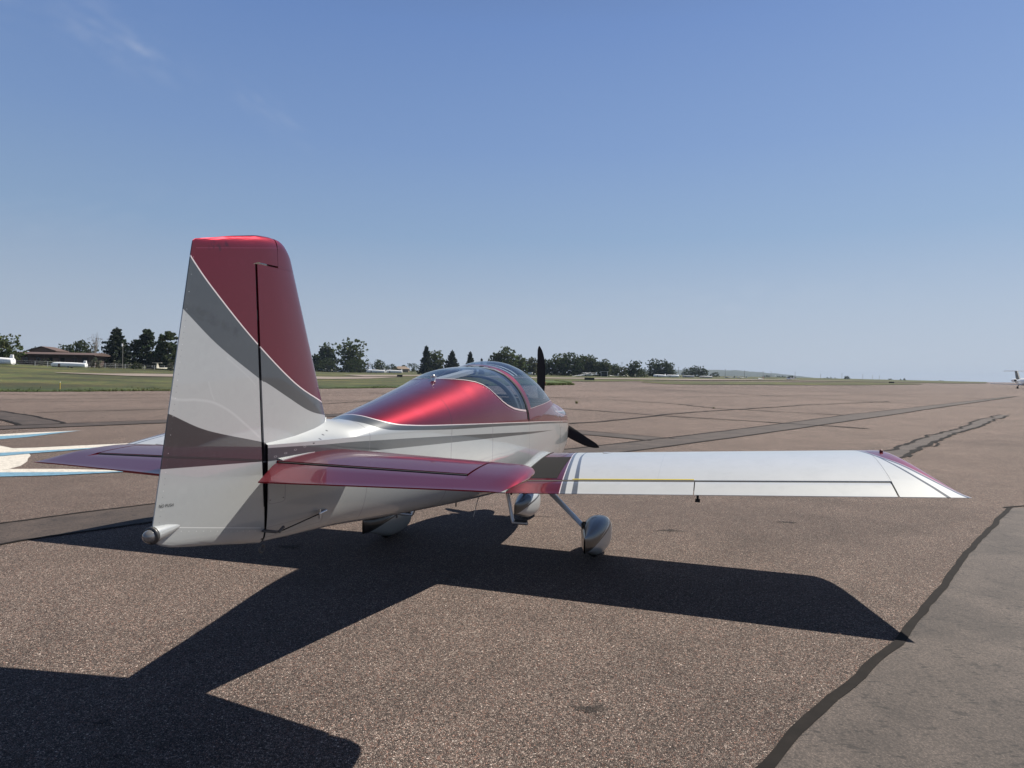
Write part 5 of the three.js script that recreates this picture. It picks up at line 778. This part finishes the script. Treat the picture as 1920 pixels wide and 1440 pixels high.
{
  const chord = (n) => { const o = []; for (let i = 0; i <= n; i++) o.push((1 - Math.cos(Math.PI / 2 * i / n))); return o; };
  const FLAP = 0.677;
  const main = slab(chord(22), range(0.42, 3.378, 20), (u, x) => wp(x, lerp(ZLE, FLAP - 0.004, u)));
  const tail = (x0, x1) => slab([...range(0, 0.9, 6), 1], range(x0, x1, 8), (u, x) => { const z = lerp(FLAP + 0.007, ZTE, u); const k = u < 0.01 ? 0.86 : 1; return wp(x, z, k); });
  const outer = (z) => interp(z, [-0.55, -0.53, -0.48, -0.38, -0.2, 0, 0.2, 0.44, 0.7, 0.9, 0.923], [3.40, 3.45, 3.495, 3.545, 3.595, 3.634, 3.67, 3.715, 3.766, 3.806, 3.813]);
  const tip = slab(chord(30), [...range(0, 0.3, 4), ...range(0.36, 1, 18)], (u, v) => { const z = lerp(ZLE + 0.003 * v, ZTE, u), x = lerp(3.380, outer(z), v), f = Math.sqrt(Math.max(0.0005, 1 - v ** 5)), p = wp(x, z, 1); const q = clamp((z - ZLE) / CH, 0, 1), c = WY0 + DIH * x + 0.08 * (1 - q) - yl(q) * 0.5 * v; p[0][1] = c + (p[0][1] - c) * f; p[1][1] = c + (p[1][1] - c) * f; return p; });
  for (const s of [1, -1]) {
    const k = s > 0 ? (g) => g : mirror;
    const w = part('wing', k(main), wingMat, plane); const T = part('wing_tip', k(tip), wingMat, plane);
    part('flap', k(tail(0.47, 1.987)), wingMat, plane); const a = part('aileron', k(tail(1.995, 3.368)), wingMat, plane);
    part('hinge_gap', k(slab([0, 1], range(1.99, 3.37, 4), (u, x) => wp(x, FLAP - 0.006 + u * 0.016, 0.88))), blackMat, a);
    part('flap_gap', k(slab([0, 1], range(0.47, 1.987, 4), (u, x) => wp(x, FLAP - 0.006 + u * 0.016, 0.93))), std(0.12, 0.11, 0.1), w);
    part('seal_strip', k(slab([0, 1], range(1.0, 1.985, 4), (u, x) => wp(x, FLAP - 0.022 + u * 0.016, 1, 0.0022))), std(0.5, 0.4, 0.05, 0.5), w);
    part('wing_walk', k(slab(range(0, 1, 12), range(0, 1, 6), (u, v) => { const z = lerp(0.03, 0.645, u), x = lerp(0.57, lerp(0.855, 0.862, u), v); return wp(x, z, 1, 0.0025); })), new THREE.MeshPhysicalMaterial({ color: C(0.02, 0.02, 0.021), roughness: 0.9, specularIntensity: 0.25, bumpMap: apronBump, bumpScale: 0.001 }), w);
    part('root_fairing', k(slab(chord(16), range(0, 1, 5), (u, v) => { const z = lerp(-0.56, 0.918, u), x = lerp(0.40, 0.605 - 0.03 * u - 0.085 * u * u * u, v), f = (1 - v) ** 2.6 * 0.12 * (1 - 0.75 * u); const p = wp(x, Math.min(z, ZTE), 1, 0.003); p[0] = [x, p[0][1] + f, z]; p[1] = [x, p[1][1], z]; return p; })), silverMat, w);
    part('fairing_seal', k(slab(range(0, 1, 14), [0, 1], (u, v) => { const q = lerp(-0.3, 0.9, u), x = 0.60 - 0.03 * ((q + 0.56) / 1.478) - 0.085 * ((q + 0.56) / 1.478) ** 3 + v * 0.012; return wp(x, q, 1, 0.0045); })), rubberMat, w);
    part('aileron_bracket', [box(0.016, 0.05, 0.05, s * 2.02, 0.765, 0.86), box(0.035, 0.018, 0.05, s * 2.02, 0.745, 0.87)], blackMat, a);
    { const [p] = wp(3.45, 0.02, 1); const n = part('nav_light', [tube([s * 3.47, p[1] - 0.03, -0.1], [s * 3.47, p[1] + 0.012, -0.1], 0.012, 0.01, 12), (() => { const g = new THREE.SphereGeometry(0.015, 14, 10); g.translate(s * 3.47, p[1] + 0.016, -0.1); return g; })()], std(0.12, 0.02, 0.02, 0.3), T); }
    { const c = part('fuel_cap', (() => { const g = new THREE.CylinderGeometry(0.04, 0.04, 0.004, 24); const [p] = wp(1.15, -0.2); g.translate(s * 1.15, p[1] + 0.001, -0.2); return g; })(), steelMat, w); }
  }
}
// ── undercarriage
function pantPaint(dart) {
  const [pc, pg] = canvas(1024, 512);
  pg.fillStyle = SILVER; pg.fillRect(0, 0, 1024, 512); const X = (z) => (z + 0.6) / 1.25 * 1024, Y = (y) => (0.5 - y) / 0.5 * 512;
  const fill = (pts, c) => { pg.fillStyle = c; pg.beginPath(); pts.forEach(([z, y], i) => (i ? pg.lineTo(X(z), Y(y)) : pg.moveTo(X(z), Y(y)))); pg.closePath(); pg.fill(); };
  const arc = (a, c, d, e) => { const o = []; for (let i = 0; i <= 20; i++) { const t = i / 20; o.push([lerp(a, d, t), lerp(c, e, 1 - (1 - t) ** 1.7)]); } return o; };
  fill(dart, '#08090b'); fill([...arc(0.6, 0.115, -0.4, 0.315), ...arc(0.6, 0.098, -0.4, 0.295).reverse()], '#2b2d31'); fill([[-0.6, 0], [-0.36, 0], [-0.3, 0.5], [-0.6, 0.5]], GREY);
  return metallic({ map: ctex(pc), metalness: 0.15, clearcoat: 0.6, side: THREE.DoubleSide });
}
const mainPant = pantPaint([[0.6, 0.13], [0.42, 0.172], [0.2, 0.232], [0, 0.285], [-0.2, 0.325], [-0.3, 0.345], [-0.32, 0.5], [0.7, 0.5]]), nosePant = pantPaint([[0.6, 0.13], [0.42, 0.165], [0.25, 0.215], [0.12, 0.27], [0.07, 0.315], [0.05, 0.5], [0.7, 0.5]]);  // main dart: dark aft paint widened to paint in the wing belly reflection
function pant(L0, L1) { // teardrop wheel fairing around z = 0
  const N = 28, rows = 26, pos = [], uv = [], idx = [];
  for (let j = 0; j <= rows; j++) { const t = j / rows, z = lerp(L0, L1, 1 - Math.cos(t * Math.PI / 2) * 1) * 0 + lerp(L0, L1, t), q = (z - L0) / (L1 - L0); const e = q < 0.36 ? Math.sqrt(Math.max(0, 1 - ((0.36 - q) / 0.36) ** 2)) : 1 - 0.97 * ((q - 0.36) / 0.64) ** 1.6; const w = 0.134 * e + 0.003, cy = 0.2, ht = q < 0.36 ? 0.158 * e + 0.004 : lerp(0.162, 0.1, sm(0.36, 1, q)), hb = q < 0.36 ? 0.184 * e ** 0.7 : lerp(0.184, 0.045, sm(0.45, 1, q)); for (let i = 0; i <= N; i++) { const a = i / N * 6.28318; const cx = Math.sin(a), sy = Math.cos(a); const x = w * Math.sign(cx) * Math.abs(cx) ** 0.8, y = cy + (sy > 0 ? ht : hb) * Math.sign(sy) * Math.abs(sy) ** 0.8; pos.push(x, y, z); uv.push((z + 0.6) / 1.25, y / 0.5); } }
  const n = N + 1; for (let j = 0; j < rows; j++) for (let i = 0; i < N; i++) { const a = j * n + i; idx.push(a, a + 1, a + n, a + 1, a + n + 1, a + n); }
  const g = new THREE.BufferGeometry(); g.setAttribute('position', new THREE.Float32BufferAttribute(pos, 3)); g.setAttribute('uv', new THREE.Float32BufferAttribute(uv, 2)); g.setIndex(idx); g.computeVertexNormals(); return g;
}
function gearWheel(x, z, r, parent) { const y = z * 0.0239 + r - 0.004; const t = new THREE.TorusGeometry(r - 0.045, 0.045, 14, 30); t.scale(1, 1, 1.15); t.rotateY(Math.PI / 2); t.translate(x, y, z); const w = part('wheel', t, rubberMat, parent); const h = new THREE.CylinderGeometry(r * 0.55, r * 0.55, 0.06, 22); h.rotateZ(Math.PI / 2); h.translate(x, y, z); part('hub', h, steelMat, w); }
function leg(a, b, c0, c1, th) { const us = range(0, 1, 14), va = V(...a), vb = V(...b), d = vb.clone().sub(va).normalize(), side = V(0, 0, 1).cross(d).normalize(); return slab(us, range(0, 1, 6), (u, v) => { const p = va.clone().lerp(vb, v), c = lerp(c0, c1, v), t = th * c * shape(Math.max(0.001, u)), z = (u - 0.35) * c; const s = side.clone().multiplyScalar(t); return [[p.x + s.x, p.y + s.y, p.z + z], [p.x - s.x, p.y - s.y, p.z + z], [u, v]]; }); }
for (const s of [1, -1]) {
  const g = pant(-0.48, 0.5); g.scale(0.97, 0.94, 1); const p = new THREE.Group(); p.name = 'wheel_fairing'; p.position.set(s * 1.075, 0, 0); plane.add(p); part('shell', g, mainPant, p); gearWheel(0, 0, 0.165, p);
  const l = leg([s * 0.50, 0.70, -0.02], [s * 1.0, 0.245, 0.02], 0.13, 0.11, 0.17); part('gear_leg', l, silverMat, plane); const cuff = lathe([[0.036, -0.05], [0.026, 0.05]], 14); cuff.translate(s * 0.985, 0.262, 0.02); part('leg_cuff', cuff, greyMat, p).position.set(-s * 1.075, 0, 0);
}
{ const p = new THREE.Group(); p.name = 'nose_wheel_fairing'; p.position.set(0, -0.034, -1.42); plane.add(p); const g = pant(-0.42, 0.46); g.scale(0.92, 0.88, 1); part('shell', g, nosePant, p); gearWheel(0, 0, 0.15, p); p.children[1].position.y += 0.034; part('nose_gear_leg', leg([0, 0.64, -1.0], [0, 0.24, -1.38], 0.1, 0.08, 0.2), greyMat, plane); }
{ // boarding step behind each wing
  for (const s of [1, -1]) { const g = new THREE.CatmullRomCurve3([V(s * 0.38, 0.73, 0.6), V(s * 0.40, 0.69, 0.6), V(s * 0.475, 0.43, 0.655), V(s * 0.485, 0.41, 0.66)]); const t = part('boarding_step', [new THREE.TubeGeometry(g, 16, 0.016, 10), tube([s * 0.475, 0.412, 0.66], [s * 0.615, 0.418, 0.68], 0.015, 0.015, 10)], steelMat, plane); part('tread', box(0.11, 0.008, 0.036, s * 0.555, 0.433, 0.672), std(0.05, 0.05, 0.05, 0.9), t); }
  part('vent_tube', tube([0.0, 0.63, 0.78], [0, 0.545, 0.79], 0.006, 0.006, 8), blackMat, plane); part('drain_tube', tube([0.1, 0.60, -0.6], [0.1, 0.42, -0.5], 0.012, 0.012, 8), blackMat, plane);
  part('exhaust_pipe', [tube([0.16, 0.62, -0.95], [0.16, 0.55, -0.62], 0.025, 0.025, 14), tube([-0.16, 0.62, -0.95], [-0.16, 0.55, -0.62], 0.025, 0.025, 14)], std(0.15, 0.13, 0.12, 0.5, { metalness: 0.7 }), plane);
  const ant = part('deck_antenna', [tube([0.05, 1.645, 1.39], [0.05, 1.672, 1.39], 0.02, 0.014, 14), (() => { const g = new THREE.SphereGeometry(0.014, 14, 10); g.translate(0.05, 1.682, 1.39); return g; })(), box(0.045, 0.008, 0.018, 0.05, 1.676, 1.39)], steelMat, plane);
  part('belly_antenna', tube([0.12, 0.64, 0.5], [0.12, 0.44, 0.68], 0.004, 0.003, 6), steelMat, plane);
  { const p = skin(-1.18, 0.49); part('fuel_vent', (() => { const g = new THREE.SphereGeometry(0.02, 12, 8); g.scale(0.5, 1.5, 0.7); g.rotateX(0.5); g.translate(0.5, 1.12, -1.05); return g; })(), M.white, plane); }
}
{ // propeller: three scimitar blades and a spinner
  const pr = new THREE.Group(); pr.name = 'propeller'; pr.position.set(0, 1.1715, -2.06); plane.add(pr);
  const sp = lathe([[0.165, 0], [0.165, 0.06], [0.15, 0.16], [0.11, 0.28], [0.05, 0.35], [0, 0.365]], 32); sp.rotateX(-Math.PI / 2); part('spinner', sp, redMat, pr);
  const blade = slab(range(-1, 1, 10), [0.1, 0.16, 0.22, 0.3, 0.4, 0.5, 0.6, 0.68, 0.75, 0.8, 0.83, 0.848, 0.855], (u, r) => { const c = interp(r, [0.1, 0.16, 0.25, 0.4, 0.5, 0.65, 0.76, 0.81, 0.84, 0.855], [0.035, 0.045, 0.062, 0.068, 0.066, 0.056, 0.042, 0.03, 0.016, 0.004]), off = interp(r, [0.1, 0.5, 0.7, 0.855], [0, 0.006, 0.0, -0.026]), tw = interp(r, [0.1, 0.3, 0.6, 0.86], [0.75, 0.5, 0.3, 0.2]), t = interp(r, [0.1, 0.3, 0.86], [0.03, 0.011, 0.0035]) * Math.sqrt(Math.max(0.02, 1 - u * u)); const x = u * c + off; const ca = Math.cos(tw), sa = Math.sin(tw); return [[x * ca, r, x * sa + t], [x * ca, r, x * sa - t], [u, r]]; });
  for (let k = 0; k < 3; k++) { const b = part('blade', blade.clone().rotateZ(-k * 2 * Math.PI / 3), blackMat, pr); }
}

// ───────────────────────── finish ─────────────────────────
scene.traverse((o) => { if (o.isMesh) { o.castShadow = true; o.receiveShadow = true; } });
renderer.render(scene, camera);
